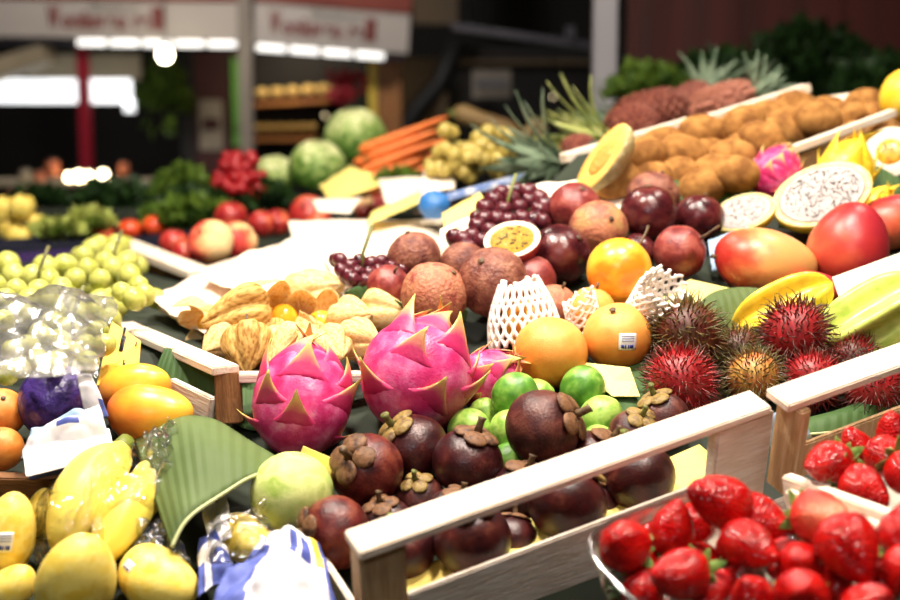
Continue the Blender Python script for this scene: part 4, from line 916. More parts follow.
sheet('packing_paper', 'white paper between the kiwis and the slim crate rail', 'paper', [D(805, 98, 1.86), D(880, 94, 1.90), S(850, 132, .03), S(795, 132, .03)], 'paper_c', .0008, .006, 12, 18, 12, 19)
sheet('packing_paper', 'blue paper scrap below the dark passion fruit and orange mango', 'paper', [S(708, 240, .03), S(748, 228, .032), S(752, 262, .012), S(712, 272, .012)], 'paper_lb', .0006, .003, 20, 14, 10, 21)
sheet('packing_paper', 'white and blue paper scrap inside the rambutan crate post', 'paper', [R2 + CU * .014 + CV * .04 - CN * .045, R2 + CU * .05 + CV * .05 - CN * .040, R2 + CU * .055 + CV * .028 - CN * .07, R2 + CU * .014 + CV * .028 - CN * .075], 'paper_lb', .0006, .002, 30, 10, 8, 23)
# cards
def strokes(t, O, ex, ey, n, seed, size=1.0, mat='ink', name='handwriting'):
    rnd = random.Random(seed); ms = []; nn = ex.cross(ey).normalized(); L_ = ex.length
    for k in range(n):
        x = (k + .2) / n; pts = []
        for j in range(4): pts.append(O + ex * (x + rnd.uniform(0, .7) / n) + ey * (.5 + rnd.uniform(-.5, .5)) + nn * .0004)
        ms.append(tube(pts, .0006 * size, 4))
    return wpart(obj(name, mk(name, *join(*ms)), M[mat]), t)
def card(label, ps, mat, marks=None, group='price cards'):
    A, B, C_, D_ = ps
    t = thing('price_card', label, 'card', D_, None, 1, group)
    v, f, at = grid(lambda a, b: A.lerp(B, a).lerp(D_.lerp(C_, a), b) - D_, 2, 2, .0012); obj('card', mk('card', v, f, False), M[mat], t)
    nn = (B - A).cross(D_ - A).normalized()
    if marks:
        for (x, y, ww, hh, n, sz) in marks:
            ex = (B - A) * ww; ey = (A - D_) * hh; O = D_ + (C_ - D_) * x + (A - D_) * y
            n2 = ex.cross(ey).normalized()
            strokes(t, O, ex, ey, n, int(x * 100 + n), sz)
    return t
M['card_y'] = pm('yellow_card', [c8(242, 224, 128), c8(236, 216, 116)], 6, .5)
M['card_or'] = pm('orange_yellow_card', [c8(240, 190, 60), c8(234, 180, 50)], 6, .5)
M['card_w'] = pm('white_card', [c8(226, 216, 192), c8(218, 206, 182)], 6, .5)
card('small yellow price card tucked between the dragon fruit and the guava', [S(304, 446, .052), S(339, 461, .055), S(334, 486, .035), S(296, 466, .035)], 'card_y', [(.3, .62, .5, .14, 8, .5)])
card('plain yellow card lying on the leaf above the limes', [S(573, 362, .030), S(630, 368, .036), S(640, 397, .022), S(612, 397, .022)], 'card_y')
card('yellow card under the foam net by the orange mango', [S(690, 280, .02), S(734, 290, .02), S(700, 315, .008), S(660, 300, .008)], 'card_y')
card('white price card with a line of tiny print leaning on the red mango', [S(832, 278, .055), S(915, 248, .065), S(915, 290, .05), S(842, 306, .045)], 'card_w', [(.12, .72, .8, .06, 26, .4)])
card('tall orange-yellow card with black strokes behind the orange mangoes', [D(112, 322, 1.24), D(141, 342, 1.22), D(138, 378, 1.18), D(97, 386, 1.18)], 'card_or', [(.35, .45, .12, .5, 2, 2.2), (.5, .2, .14, .3, 2, 1.4), (.72, .5, .1, .2, 1, 1.2)])
# ------------------------------------------------------------------ left: orange mangoes, wrapped fruit
M['kaki'] = pm('orange_mango_skin', [c8(216, 98, 40), c8(232, 136, 48), c8(240, 172, 50), c8(240, 190, 66)], 1.2, .33, .03, 20, .5, grad=(.5, .2, .7), mixn=.8, pos=[.1, .4, .7, 1])
M['orange'] = pm('orange_peel', [c8(226, 130, 50), c8(236, 156, 76)], 2, .4, .12, 30, .4)
mango(137, 391, 36, (.95, .25, .2), 'yellow-orange mango behind, touching the tall card', 'kaki', .010, 2.0, (1.0, 1.0, .92))
mango(150, 415, 40, (.97, -.02, .2), 'orange mango in front with a tiny dark speck by the banana leaf', 'kaki', .016, 1.0, (.95, 1, 1.0))
c, r = seat(1, 413, 25, S, .01); round_fruit('orange', 'orange at the stall edge beside the purple wrapped fruit', 'orange', c, r, idir(.3, .6, .6), 'orange', cached('or1', lambda: rball(41, .015, 1.4, .97, .03)), 'scar', 'oranges at the edge')
c, r = seat(2, 449, 22, S, .01); round_fruit('orange', 'orange below the other one, just above the brown board', 'orange', c, r, idir(-.3, .2, .8), 'orange', cached('or1', None), None, 'oranges at the edge')
c, r = seat(57, 402, 37, S, .006)
t = thing('wrapped_fruit', 'round fruit wrapped in purple tissue', 'wrapped fruit', c, zto(idir(.2, .6, .5)), r)
obj('tissue_wrap', mk('w', *ball(44, 30, lambda d, th, ph: d * (1 + .05 * abs(nz(d, 2.5, 3)) + .035 * abs(nz(d, 6, 1))))), M['purple'], t)
obj('fruit', cached('or1', None), M['orange'], t, scale=.93)
def crumple(name, label, cat, ps, mats, amp=.008, fr=24, nu=30, nv=22, seed=1, arch=0.0, group=None, upn=SN, stripes=None):
    # a crumpled printed tissue: printed fields are face ranges with their own material
    A, B, C_, D_ = ps
    def P(a, b):
        p = A.lerp(B, a).lerp(D_.lerp(C_, a), b)
        h = amp * (abs(nz(p, fr, seed)) * 1.6 + .6 * abs(nz(p, fr * 2.4, seed + 2))) + arch * math.sin(math.pi * a) * math.sin(math.pi * b)
        return p + upn * h + RGT * amp * .5 * nz(p, fr, seed + 9)
    v, f, at = grid(P, nu, nv, .0005)
    m = mk(name, [x - D_ for x in v], f, True)
    for k in mats: m.materials.append(M[k])
    if stripes:
        for i, pl in enumerate(m.polygons):
            k = i % (nu * nv) if i < 2 * nu * nv else -1
            if k >= 0: a = (k % nu + .5) / nu; b = (k // nu + .5) / nv; pl.material_index = stripes(a, b)
    o = bpy.data.objects.new(name, m); COL.objects.link(o); o.location = D_
    return tag(o, label, cat, group)
crumple('tissue_paper', 'white and blue printed tissue folded in front of the purple wrapped fruit', 'tissue paper',
        [S(30, 432, .05), S(98, 408, .07), S(110, 440, .05), S(20, 462, .04)], ['paper_w', 'paper_lb', 'paper_b', 'pinkprint'] if False else ['paper_w', 'paper_lb', 'paper_b'], .010, 26, 34, 24, 4, .012,
        stripes=lambda a, b: 1 if (b < .28 and a < .8) else (2 if (.45 < a < .72 and .38 < b < .62) else 0))
crumple('tissue_paper', 'white tissue strip standing beside the purple wrapped fruit', 'tissue paper',
        [S(78, 378, .085), S(92, 376, .085), S(108, 420, .05), S(86, 424, .05)], ['paper_w', 'paper_b'], .006, 30, 14, 22, 6, .004, stripes=lambda a, b: 1 if (a > .75 and b > .6) else 0)
t = thing('cardboard_tray', 'white carton flap with a blue printed edge in front of the wrapped fruit', 'carton', S(60, 475, .03))
wbeam('flap', t, S(24, 462, .052), S(112, 440, .056), .040, .002, 'paper_w')
wbeam('printed_edge', t, S(27, 469, .040), S(112, 452, .042), .004, .011, 'paper_b')
t = thing('brown_board', 'brown wooden crate board behind the yellow bananas', 'board', S(30, 490, .02))
wbeam('board', t, S(-20, 474, .035), S(100, 478, .02), .010, .05, 'wood_brown')
t = thing('crate_board', 'pale pinkish crate board beside the orange mangoes', 'board', S(195, 410, .01))
wbeam('board', t, D(172, 378, 1.16), D(214, 398, 1.13), .008, .034, 'wood_grey', Vector((0, 0, 1)))
# bananas
M['banana'] = pm('banana_yellow_green', [c8(232, 208, 84), c8(240, 220, 116), c8(176, 182, 70)], 1.6, .4, .04, 10, .4, trans=0)
M['banana_y'] = pm('banana_yellow', [c8(246, 212, 84), c8(250, 224, 116), c8(240, 200, 66)], 2.0, .4, .04, 10, .4)
M['banana_tip'] = pm('banana_tip', [c8(110, 120, 40), c8(84, 76, 34)], 5, .5)
def banana(label, p0, p1, w, bend, mat, group='bananas in plastic bags', tip=1.0, up=None):
    ax = p1 - p0; ln = ax.length; ax.normalize(); side = ax.cross(up or SN).normalized(); upn = side.cross(ax)
    n = 22; m = 15; vs = []; fs = []
    for j in range(n + 1):
        q = j / n; R = w * min(1, (math.sin(math.pi * (.03 + .94 * q))) ** .45 * 1.02)
        if q > .90: R = w * (.62 - 2.6 * (q - .90)) if q < .97 else w * .40
        c = p0 + ax * ln * q + upn * bend * 4 * q * (1 - q)
        for i in range(m):
            a = 2 * math.pi * i / m; k = 1 + .06 * math.cos(5 * a)
            vs.append(c + (side * math.cos(a) + upn * math.sin(a)) * R * k)
    for j in range(n):
        for i in range(m): fs.append([j * m + i, j * m + (i + 1) % m, (j + 1) * m + (i + 1) % m, (j + 1) * m + i])
    fs.append(list(range(m))[::-1]); fs.append([n * m + i for i in range(m)])
    t = thing('banana', label, 'banana', p0, None, 1, group)
    obj('peel', mk('peel', [v - p0 for v in vs], fs), M[mat], t)
    e = p1 - p0
    obj('tip', mk('tip', *tube([e - ax * .004, e + ax * .004 * tip, e + ax * .012 * tip], [w * .42, w * .36, w * .30], 10)), M['banana_tip'], t)
    return t
banana('large yellow-green banana running up to the carton flap', S(58, 545, .03), S(121, 449, .04), .0235, .008, 'banana')
banana('yellow-green banana next to it with its tip at the banana leaf', S(100, 560, .03), S(158, 474, .036), .020, .006, 'banana')
banana('greenish banana behind the others under the plastic', S(130, 520, .022), S(172, 458, .028), .017, .005, 'banana')
def ovoid(label, px, py, rp, ax, m, lift=0, sc=(1, 1, 1), name='yellow_mango', cat='mango', group='yellow mangoes in plastic'):
    c, r = seat(px, py, rp, S, lift, .8)
    t = thing(name, label, cat, c, zto(idir(*ax), .5), (r * sc[0], r * sc[1], r * sc[2]), group)
    obj('skin', cached(('ov', name), lambda: mango_mesh(3)), M[m], t); return t
t = ovoid('yellow mango with a white sticker at the stall edge', 8, 535, 36, (.25, .95, .2), 'banana_y', .01, (1.05, 1.05, 1.1))
add_sticker(t, idir(.25, -.12, .95), idir(.1, 1, 0), .50, (.80, .74, 1.12), off=.03)
ovoid('big yellow mango bulging towards the bottom edge of the stall', 76, 580, 50, (.2, .75, .6), 'banana_y', .02, (1.05, 1.0, 1.0))
t = ovoid('yellow mango with a small white sticker beside the black film', 158, 580, 40, (.85, -.35, .35), 'banana_y', .0, (1, 1, 1))
add_sticker(t, idir(-.62, .52, .60), idir(.4, .9, 0), .34, (.80, .74, 1.12), off=.03)
ovoid('yellow mango low in the corner under the stickered one', 10, 590, 30, (.6, .5, .4), 'banana_y', .0)
ovoid('yellow fruit behind the bananas next to the brown board', 42, 512, 22, (.2, .9, .2), 'banana_y', .0)
ovoid('pale yellow fruit in clear film under the banana leaf', 246, 540, 30, (.75, -.35, .4), 'banana_y', .0, (1, 1, 1))
# plastic films
M['film'] = film('clear_bag_film', .045, .8, 26, (.985, .985, .985), .07)
M['film3'] = film('hazy_film', .04, .35, 16, (.99, .99, .99), .22, .02)
M['film2'] = film('crinkled_film', .05, .5, 30, (.98, .98, .98), .16)
def bag(label, c, axes, rad, seed, mat='film', name='plastic_bag', fr=2.2, amp=.16):
    u, v, n = axes
    ms = ball(56, 36, lambda d, th, ph: u * d.x * rad[0] * (1 + amp * nz(d, fr, seed)) + v * d.y * rad[1] * (1 + amp * nz(d, fr, seed)) + n * d.z * rad[2] * (1 + amp * nz(d, fr, seed) + amp * .5 * abs(nz(d, fr * 3, seed))))
    return tag(obj(name, mk(name, *ms), M[mat], None, c), label, 'plastic bag', 'clear plastic bags')
bu = (S(165, 455, .03) - S(70, 555, .03)).normalized(); bv = SN.cross(bu)
bag('clear crinkled bag around the yellow-green bananas', S(112, 505, .028), (bu, bv, SN), (.078, .052, .037), 3)
crumple('plastic_film', 'gathered clear bag end beside the banana leaf', 'plastic bag', [S(140, 444, .055), S(172, 430, .05), S(186, 478, .05), S(160, 505, .04)], ['film2'], .016, 60, 26, 26, 5, .012)
crumple('plastic_film', 'crinkled clear film over the wrapped green grapes', 'plastic bag', [L(0, 300, .085), L(116, 302, .075), L(98, 378, .045), L(-10, 385, .05)], ['film3'], .012, 22, 44, 30, 8, .012, None, Vector((0, 0, 1)))
crumple('plastic_film', 'dark glinting film between the bananas and the yellow mango', 'plastic bag', [S(128, 532, .03), S(170, 520, .035), S(195, 575, .025), S(150, 570, .03)], ['film2'], .012, 60, 22, 22, 9, .004)
crumple('plastic_film', 'clear film over the pale yellow fruit under the leaf', 'plastic bag', [S(205, 525, .05), S(268, 508, .055), S(282, 550, .055), S(212, 572, .045)], ['film'], .010, 40, 26, 20, 10, .01)
0 and bag('clear film hugging the yellow mangoes at the corner', S(50, 560, .036), (RGT, SN.cross(RGT), SN), (.080, .055, .046), 6)
# printed tissue at the bottom
crumple('tissue_paper', 'white tissue with blue and yellow print crumpled below the guava', 'tissue paper', [S(262, 540, .045), S(318, 552, .05), S(345, 625, .045), S(200, 625, .05)], ['paper_w', 'paper_b', 'yellow_print'], .014, 30, 40, 30, 12, .014,
        stripes=lambda a, b: 1 if (a < .20 + .12 * b and b > .2) else (2 if (.84 < a < .94 and b < .40) else (1 if (.55 < a < .80 and .06 < b < .36 and not (.64 < a < .69)) else (1 if a > .95 else 0))))
crumple('tissue_paper', 'blue and white printed tissue poking out under the banana leaf', 'tissue paper', [S(196, 540, .03), S(218, 535, .035), S(238, 585, .035), S(200, 600, .03)], ['paper_b', 'paper_w'], .008, 40, 22, 24, 14, .006, stripes=lambda a, b: 1 if (.35 < b < .5 or (.2 < a < .38 and b > .4)) else 0)
crumple('tissue_paper', 'pale tissue strip next to the pale yellow fruit', 'tissue paper', [S(205, 508, .03), S(228, 500, .035), S(232, 545, .03), S(208, 548, .03)], ['paper_w'], .008, 40, 18, 18, 15, .004)
# ------------------------------------------------------------------ kiwis
M['kiwi'] = pm('kiwi_fuzz', [c8(122, 80, 40), c8(148, 102, 52), c8(170, 122, 66)], 1.5, .85, .06, 50, .15)
kmesh = rball(51, .03, 1.6, 1.35, .03)
rnd = random.Random(5)
KL = [(625, 166), (652, 158), (648, 176), (682, 158), (680, 176), (710, 168), (664, 150), (696, 148), (712, 152), (728, 160), (745, 148), (722, 140), (640, 160), (755, 134), (778, 130), (742, 130),
      (776, 118), (800, 120), (730, 176), (704, 182), (620, 180), (700, 138), (800, 112), (822, 114), (758, 142), (740, 138), (790, 128), (812, 122)]
for i, (x, y) in enumerate(KL):
    c, r = seat(x, y, 19, S, .012 if i % 3 == 0 else .0)
    o = obj('kiwi', kmesh, M['kiwi'], None, c, zto(idir(1, rnd.uniform(-.3, .5), rnd.uniform(-.4, .4)), i), r)
    tag(o, 'brown fuzzy kiwi heaped between the two crate rails', 'kiwi', 'kiwis heaped between the rails'); settle(o, r * 1.08)
for i, (x, y) in enumerate([(845, 118), (868, 116), (850, 132), (885, 128), (862, 106), (875, 138)]):
    c, r = seat(x, y, 15, S, .01); o = obj('kiwi', kmesh, M['kiwi'], None, c, zto(idir(1, rnd.uniform(-.3, .5), .2), i), r)
    tag(o, 'brown fuzzy kiwi behind the slim crate rail by the white paper', 'kiwi', 'kiwis behind the slim rail'); settle(o, r * 1.08)
# ------------------------------------------------------------------ pineapples
M['pine_r'] = pm('pineapple_red_brown', [c8(92, 42, 36), c8(122, 62, 50), c8(150, 92, 70)], 5, .55, 0, 1, .3)
M['pine_p'] = pm('pineapple_pinkish', [c8(146, 84, 66), c8(172, 112, 90), c8(120, 62, 50)], 5, .55, 0, 1, .3)
M['crown'] = pm('pineapple_crown', [c8(96, 116, 92), c8(130, 146, 120), c8(74, 94, 70)], 3, .45, .1, 12, .4)
M['crown_y'] = pm('pineapple_pale_crown', [c8(186, 190, 116), c8(150, 164, 92), c8(206, 204, 140)], 3, .45, .1, 12, .4)
def crown_leaf(l, w, cu):
    def P(a, b):
        ww = w * (1 - a) ** .7 * (.75 + .5 * a) + .001; y = (b - .5) * 2 * ww
        return Vector((y, cu * a * a + abs(b - .5) * .25 * ww, l * a))
    v, f, at = grid(P, 7, 4, .006); return mk('crown_leaf', v, f, True)
CLM = [crown_leaf(1.0, .12, c) for c in (.12, .3, .5)]
def pineapple(label, c, r, ax, mat, crown, group, ncl=26, zs=1.75, cl=2.0, flip=1, body=True):
    t = thing('pineapple', label, 'pineapple', c, zto(ax), r, group)
    if body:
        obj('core', cached(('pinecore', zs), lambda: rball(61, .01, 1, zs, 0, 0, 0, 24, 18)), M[mat], t)
        def eyes():
            ms = []
            for j in range(15):
                z = -.92 + 1.84 * (j + .5) / 15; R = (1 - abs(z) ** 3) ** .5; n = max(5, int(13 * R))
                for i in range(n):
                    a = 2 * math.pi * (i + .5 * (j % 2)) / n; d = Vector((math.cos(a) * R, math.sin(a) * R, z * zs)); nn = Vector((math.cos(a), math.sin(a), z * .5)).normalized()
                    s = nn.cross(Vector((0, 0, 1))).normalized(); u = s.cross(nn)
                    b = [d + nn * .02 + s * .24, d + nn * .02 + u * .17, d + nn * .02 - s * .24, d + nn * .02 - u * .17]
                    tp = [d + nn * .10 + (q - d - nn * .02) * .55 for q in b]; pk = d + nn * .17 + u * .05
                    ms.append((b + tp + [pk], [[0, 1, 5, 4], [1, 2, 6, 5], [2, 3, 7, 6], [3, 0, 4, 7], [4, 5, 8], [5, 6, 8], [6, 7, 8], [7, 4, 8]]))
            return mk('eyes', *join(*ms), False)
        o = obj('eyes', cached(('pineeyes', zs), eyes), M[mat], t); o['kind'] = 'stuff'
    rn = random.Random(int(c.x * 1000))
    for k in range(ncl):
        q = k / ncl; tilt = .12 + .95 * (1 - q) ** 1.2; a = k * 2.4
        Q = Quaternion((0, 0, 1), a) @ Quaternion((-1, 0, 0), tilt)
        obj('crown_leaf', CLM[k % 3], M[crown], t, (0, 0, (zs * .93 if body else 0) * flip), Q if flip > 0 else Quaternion((1, 0, 0), math.pi) @ Q, cl * rn.uniform(.7, 1.1))
    return t
pd = 2.15
pineapple('red-brown pineapple lying behind the crate rail next to the grey post', D(652, 113, pd), 21 * pd / FPX, idir(-.95, -.22, .1), 'pine_r', 'crown', 'pineapples on the back shelf', 22, 1.9, 2.4)
pineapple('pinkish pineapple lying just behind the long crate rail', D(722, 104, 2.0), 19 * 2.0 / FPX, idir(.92, .30, -.2), 'pine_p', 'crown', 'pineapples on the back shelf', 22, 1.9, 2.2)
pineapple('red-brown pineapple half behind the pinkish one', D(690, 106, 2.25), 19 * 2.25 / FPX, idir(.5, .5, -.6), 'pine_r', 'crown', 'pineapples on the back shelf', 22, 1.7, 2.4)
pineapple('pineapple with an upright grey-green crown in front of the dark herbs', D(752, 100, 2.3), 16 * 2.3 / FPX, idir(.1, .9, -.2), 'pine_p', 'crown', 'pineapples on the back shelf', 26, 1.2, 2.0)
pineapple('pineapple with a pale yellow-green crown spreading left of the grey post', D(632, 128, 2.05), 22 * 2.05 / FPX, idir(-.90, -.30, .15), 'pine_r', 'crown_y', 'pineapples on the back shelf', 34, 1.2, 3.6)
pineapple('pineapple with a blue-grey crown lying on the blue-edged carton', D(580, 156, 1.92), 20 * 1.92 / FPX, idir(-.93, -.25, .15), 'pine_r', 'crown', 'pineapples on the back shelf', 34, .9, 4.2)
# ------------------------------------------------------------------ melon half
M['melon'] = pm('melon_rind', [c8(196, 178, 124), c8(176, 156, 104), c8(210, 196, 150)], 4, .6, .25, 20, .3)
M['melonflesh'] = pm('melon_flesh', [c8(240, 180, 84), c8(244, 196, 108)], 3, .35)
M['meloncore'] = pm('melon_core', [c8(226, 152, 60), c8(234, 170, 80)], 5, .35, .4, 10)
c, r = seat(602, 166, 42, S, .0)
t = half_fruit('melon_half', 'cut orange-fleshed melon half leaning on its ribbed tan rind', 'melon', c + idir(.0, 0.05, 0) * .01, r, idir(-.82, .40, .42), 'melon', 'melonflesh', 'meloncore', 'melonflesh', zs=.62, ry=.62, spin=1.05, nseed=4, sr=.03, inner=.52, depth=-.08)
# ------------------------------------------------------------------ peaches, nectarines
M['peach'] = pm('peach_skin', [c8(176, 36, 44), c8(206, 78, 60), c8(236, 176, 120), c8(244, 206, 150)], 1.0, .55, .05, 40, .3, grad=(.8, .3, .2), mixn=1.0, pos=[.15, .4, .62, .9])
M['nect'] = pm('nectarine_skin', [c8(146, 26, 32), c8(174, 50, 44), c8(200, 100, 64)], 1.3, .35, .02, 20, .45)
for px, py, rp, m, ax, lb in [
    (212, 243, 23, 'peach', (-.3, .4, .7), 'red and cream peach with a deep cleft at the front of the peach crate'),
    (234, 242, 21, 'peach', (.6, .5, .5), 'paler cream peach touching the cleft one'),
    (231, 217, 17, 'nect', (.1, .9, .3), 'orange-red nectarine behind the two peaches'),
    (306, 215, 20, 'nect', (-.2, .4, .8), 'shiny red nectarine beside the upright white paper'),
    (320, 224, 14, 'nect', (.5, .4, .6), 'small nectarine leaning on the shiny red one'),
    (174, 243, 15, 'nect', (.2, .9, .2), 'nectarine near the rail of the peach crate'),
    (262, 224, 15, 'nect', (.2, .9, .2), 'dull red nectarine in the middle of the peach crate'),
    (280, 222, 14, 'nect', (.2, .6, .5), 'dark nectarine next to the pink sticker'),
    (188, 252, 13, 'nect', (.2, .6, .5), 'red nectarine half below the cleft peach'),
    (362, 203, 13, 'peach', (-.2, .5, .7), 'red and white nectarine in the gap of the yellow paper'),
    (376, 203, 12, 'nect', (.4, .5, .7), 'red nectarine beside the yellow paper flap'),
    (366, 214, 11, 'nect', (.1, .5, .7), 'small orange-red nectarine under the other two')]:
    c, r = seat(px, py, rp, L, .01 if py > 240 else .03)
    round_fruit('peach' if m == 'peach' else 'nectarine', lb, 'peach' if m == 'peach' else 'nectarine', c, r, idir(*ax), m, cached('peachm', lambda: rball(71, .02, 1.3, .95, .12, .04, .07, 40, 20)), 'scar', 'peaches and nectarines')
# ------------------------------------------------------------------ cabbages
M['cab'] = pm('cabbage_leaf', [c8(52, 88, 26), c8(86, 122, 44), c8(150, 172, 92), c8(214, 218, 160)], 3.5, .5, .2, 9, .35, grad=(0, 0, .9), mixn=1.1, pos=[.25, .5, .72, .95])
M['cab_in'] = pm('cabbage_heart', [c8(190, 204, 130), c8(216, 222, 164)], 2.2, .5, .2, 9, .35)
def cab_leaf(seed):
    def P(a, b):
        th = (.08 + .62 * b) * math.pi; ph = (a - .5) * 2.1 * (1 - .25 * (b - .5) ** 2); k = 1.0 + .10 * b + .05 * nz((a * 4, b * 4, seed), 1.2) + .10 * abs(a - .5) ** 1.5
        return Vector((math.sin(th) * math.cos(ph), math.sin(th) * math.sin(ph), math.cos(th))) * k
    v, f, at = grid(P, 16, 12, .02); return mk('cabbage_leaf', v, f, True)
def cabbage(label, px, py, rp, d, ax):
    t = thing('cabbage', label, 'cabbage', D(px, py, d), zto(idir(*ax)), rp * d / FPX * .92, 'cabbages on the far table')
    obj('heart', cached('cabheart', lambda: rball(81, .03, 2, 1)), M['cab_in'], t)
    for k in range(9): obj('outer_leaf', cached(('cabl', k % 3), lambda: cab_leaf(k % 3)), M['cab'], t, None, Quaternion((0, 0, 1), k * .72) , 1 + .035 * (k % 3))
cabbage('pale topped green cabbage set highest behind the carrots', 355, 138, 29, 2.95, (-.1, .9, .3))
cabbage('green and white cabbage in front of the highest one', 318, 168, 27, 2.8, (.1, .9, .3))
cabbage('yellowish cabbage beside the red radish bunch', 275, 176, 20, 2.95, (.1, .8, .5))
cabbage('dark leafy cabbage under the highest cabbage', 352, 166, 22, 3.13, (.3, .4, .3))
# ------------------------------------------------------------------ carrots
M['carrot'] = pm('carrot_orange', [c8(214, 104, 40), c8(226, 128, 60), c8(200, 88, 34)], 4, .5, .1, 12, .35, stretch=(1, 1, 5))
def carrot_mesh():
    pts = [(0, 0, -1), (0, 0, -.97), (0, 0, -.8), (0.01, 0, -.3), (.02, 0, .3), (.01, .01, .75), (0, .02, 1)]
    return mk('carrot', *tube(pts, [.06, .12, .15, .14, .11, .07, .015], 12))
rnd = random.Random(12); cax = idir(.90, .34, .1); cz = Vector((0, 0, 1)); cy = cz.cross(cax).normalized(); ck = 0
for j in range(5):
    for i in range(7 - j):
        ck += 1; p = D(396, 180, 2.50) + cy * (.025 * (i + j * .5)) + cz * (.022 * j) + cax * rnd.uniform(-.03, .03)
        t = thing('carrot', 'orange carrot heaped between the highest cabbage and the amber grapes', 'carrot', p, zto(cax + cy * rnd.uniform(-.03, .03), ck), .078, 'carrots in a heap')
        obj('root', cached('carrot', carrot_mesh), M['carrot'], t); obj('top_stub', cached('cstub', lambda: mk('stub', *tube([(0, 0, -1), (0, 0, -1.08)], [.06, .04], 6))), M['stemg'], t)
# ------------------------------------------------------------------ herbs, radishes
def bush_mesh(seed, n, rad, leaf, curl=.3, up=.3):
    rn = random.Random(seed); vs = []; fs = []
    for k in range(n):
        d = Vector((rn.gauss(0, 1), rn.gauss(0, 1), rn.gauss(0, 1))).normalized(); rr = rn.uniform(.55, 1.0)
        p = Vector((d.x * rad[0], d.y * rad[1], abs(d.z) * rad[2] if rn.random() < .85 else d.z * rad[2] * .4)) * rr
        a = (d + Vector((rn.uniform(-1, 1), rn.uniform(-1, 1), rn.uniform(-.4, 1) + up))).normalized(); s = a.orthogonal().normalized(); s.rotate(Quaternion(a, rn.uniform(0, 6.28))); b = a.cross(s)
        l = leaf * rn.uniform(.6, 1.4); w = l * rn.uniform(.25, .45); o = len(vs)
        vs += [p, p + a * l * .45 + s * w + b * l * curl * .3, p + a * l, p + a * l * .45 - s * w + b * l * curl * .3, p + a * l * .5 - b * l * .08]
        fs += [[o, o + 1, o + 4], [o + 1, o + 2, o + 4], [o + 2, o + 3, o + 4], [o + 3, o, o + 4]]
    return mk('foliage', vs, fs, True)
M['herb'] = pm('herb_green', [c8(66, 92, 30), c8(100, 126, 44), c8(40, 64, 22)], 12, .5, 0, 1, .3, trans=.2, shift=False)
M['herb_d'] = pm('dark_herb', [c8(26, 48, 20), c8(42, 68, 28), c8(16, 32, 14)], 12, .5, 0, 1, .3, trans=.15, shift=False)
M['herb_y'] = pm('light_herb', [c8(150, 166, 70), c8(186, 192, 104), c8(110, 134, 50)], 12, .5, 0, 1, .3, trans=.2, shift=False)
def bush(name, label, px, py, w, h, d, mat, n=900, leaf=.02, seed=1, depthr=None, group=None, cat='herbs'):
    k = d / FPX; rx = w * k / 2; rz = h * k
    base = D(px, py + h / 2, d)
    t = thing(name, label, cat, base, None, 1, group)
    o = obj('foliage', bush_mesh(seed, n, (rx, depthr or rx * .7, rz), leaf), M[mat], t); o['kind'] = 'stuff'
    ms = [tube([Vector((0, 0, -.02)), Vector((rx * .5 * math.cos(a), rx * .3 * math.sin(a), rz * .7))], .002, 5) for a in (0, 1, 2, 3, 4, 5)]
    obj('stalks', mk('stalks', *join(*ms)), M['stemg'], t)
    return t
bush('herb_bunch', 'curly bright green herb bunch beside the radishes', 183, 182, 58, 28, 2.85, 'herb', 1100, .022, 1, None, 'herbs on the far table')
bush('herb_bunch', 'loose green herb bunch below the curly one', 196, 200, 76, 18, 2.7, 'herb_d', 900, .022, 2, None, 'herbs on the far table')
bush('herb_bunch', 'very dark green leafy heap under the counter lights', 115, 200, 90, 32, 3.0, 'herb_d', 1200, .03, 3, None, 'herbs on the far table')
bush('herb_bunch', 'dark green leaves between the yellow peppers and the lit counter', 38, 202, 60, 24, 3.0, 'herb_d', 700, .03, 4, None, 'herbs on the far table')
bush('lettuce', 'pale lettuce leaves lying behind the green grapes', 90, 220, 44, 12, 2.45, 'herb_y', 400, .022, 5, None, 'lettuces on the far table', 'lettuce')
bush('lettuce', 'greyish lettuce leaves next to the pale lettuce', 58, 228, 44, 10, 2.4, 'herb_y', 260, .022, 6, None, 'lettuces on the far table', 'lettuce')
bush('herb_bunch', 'green leaves of the vegetables behind the radish bunch', 262, 196, 60, 22, 2.72, 'herb_d', 500, .025, 7, None, 'herbs on the far table')
bush('herb_bunch', 'green carrot tops between the carrots and the white carton', 398, 178, 40, 14, 2.4, 'herb', 300, .018, 8, None, 'herbs on the far table')
bush('herb_bunch', 'long green vegetable leaves beside the red tomatoes', 190, 214, 90, 16, 2.5, 'herb', 500, .03, 9, None, 'herbs on the far table')
# big dark foliage at the right
bush('leafy_plant', 'tall dark green leafy plant against the red-brown wall', 806, 62, 140, 72, 3.85, 'herb_d', 2600, .045, 11, .16, 'dark plants by the wall', 'plant')
bush('leafy_plant', 'dark green leafy plant behind the pineapple crowns', 722, 80, 120, 48, 3.35, 'herb_d', 1800, .04, 12, .14, 'dark plants by the wall', 'plant')
bush('leafy_plant', 'dark green plant at the end behind the yellow lemon', 882, 80, 90, 40, 3.2, 'herb_d', 1200, .04, 13, .14, 'dark plants by the wall', 'plant')
bush('leafy_plant', 'lighter green leafy plant beside the grey post behind the pineapples', 648, 82, 70, 30, 2.95, 'herb', 900, .03, 14, .12, 'dark plants by the wall', 'plant')
M['radish'] = pm('radish_red', [c8(150, 14, 26), c8(172, 28, 34), c8(126, 10, 24)], 3, .35, 0, 1, .45)
rmesh = mk('radish', *ball(14, 10, lambda d, th, ph: Vector((d.x, d.y, d.z * (1.1 if d.z > 0 else 1.25)))))
t = thing('radish_bunch', 'heaped bunch of bright red radishes at the foot of the grey post', 'radishes', D(240, 205, 2.75))
rnd = random.Random(9)
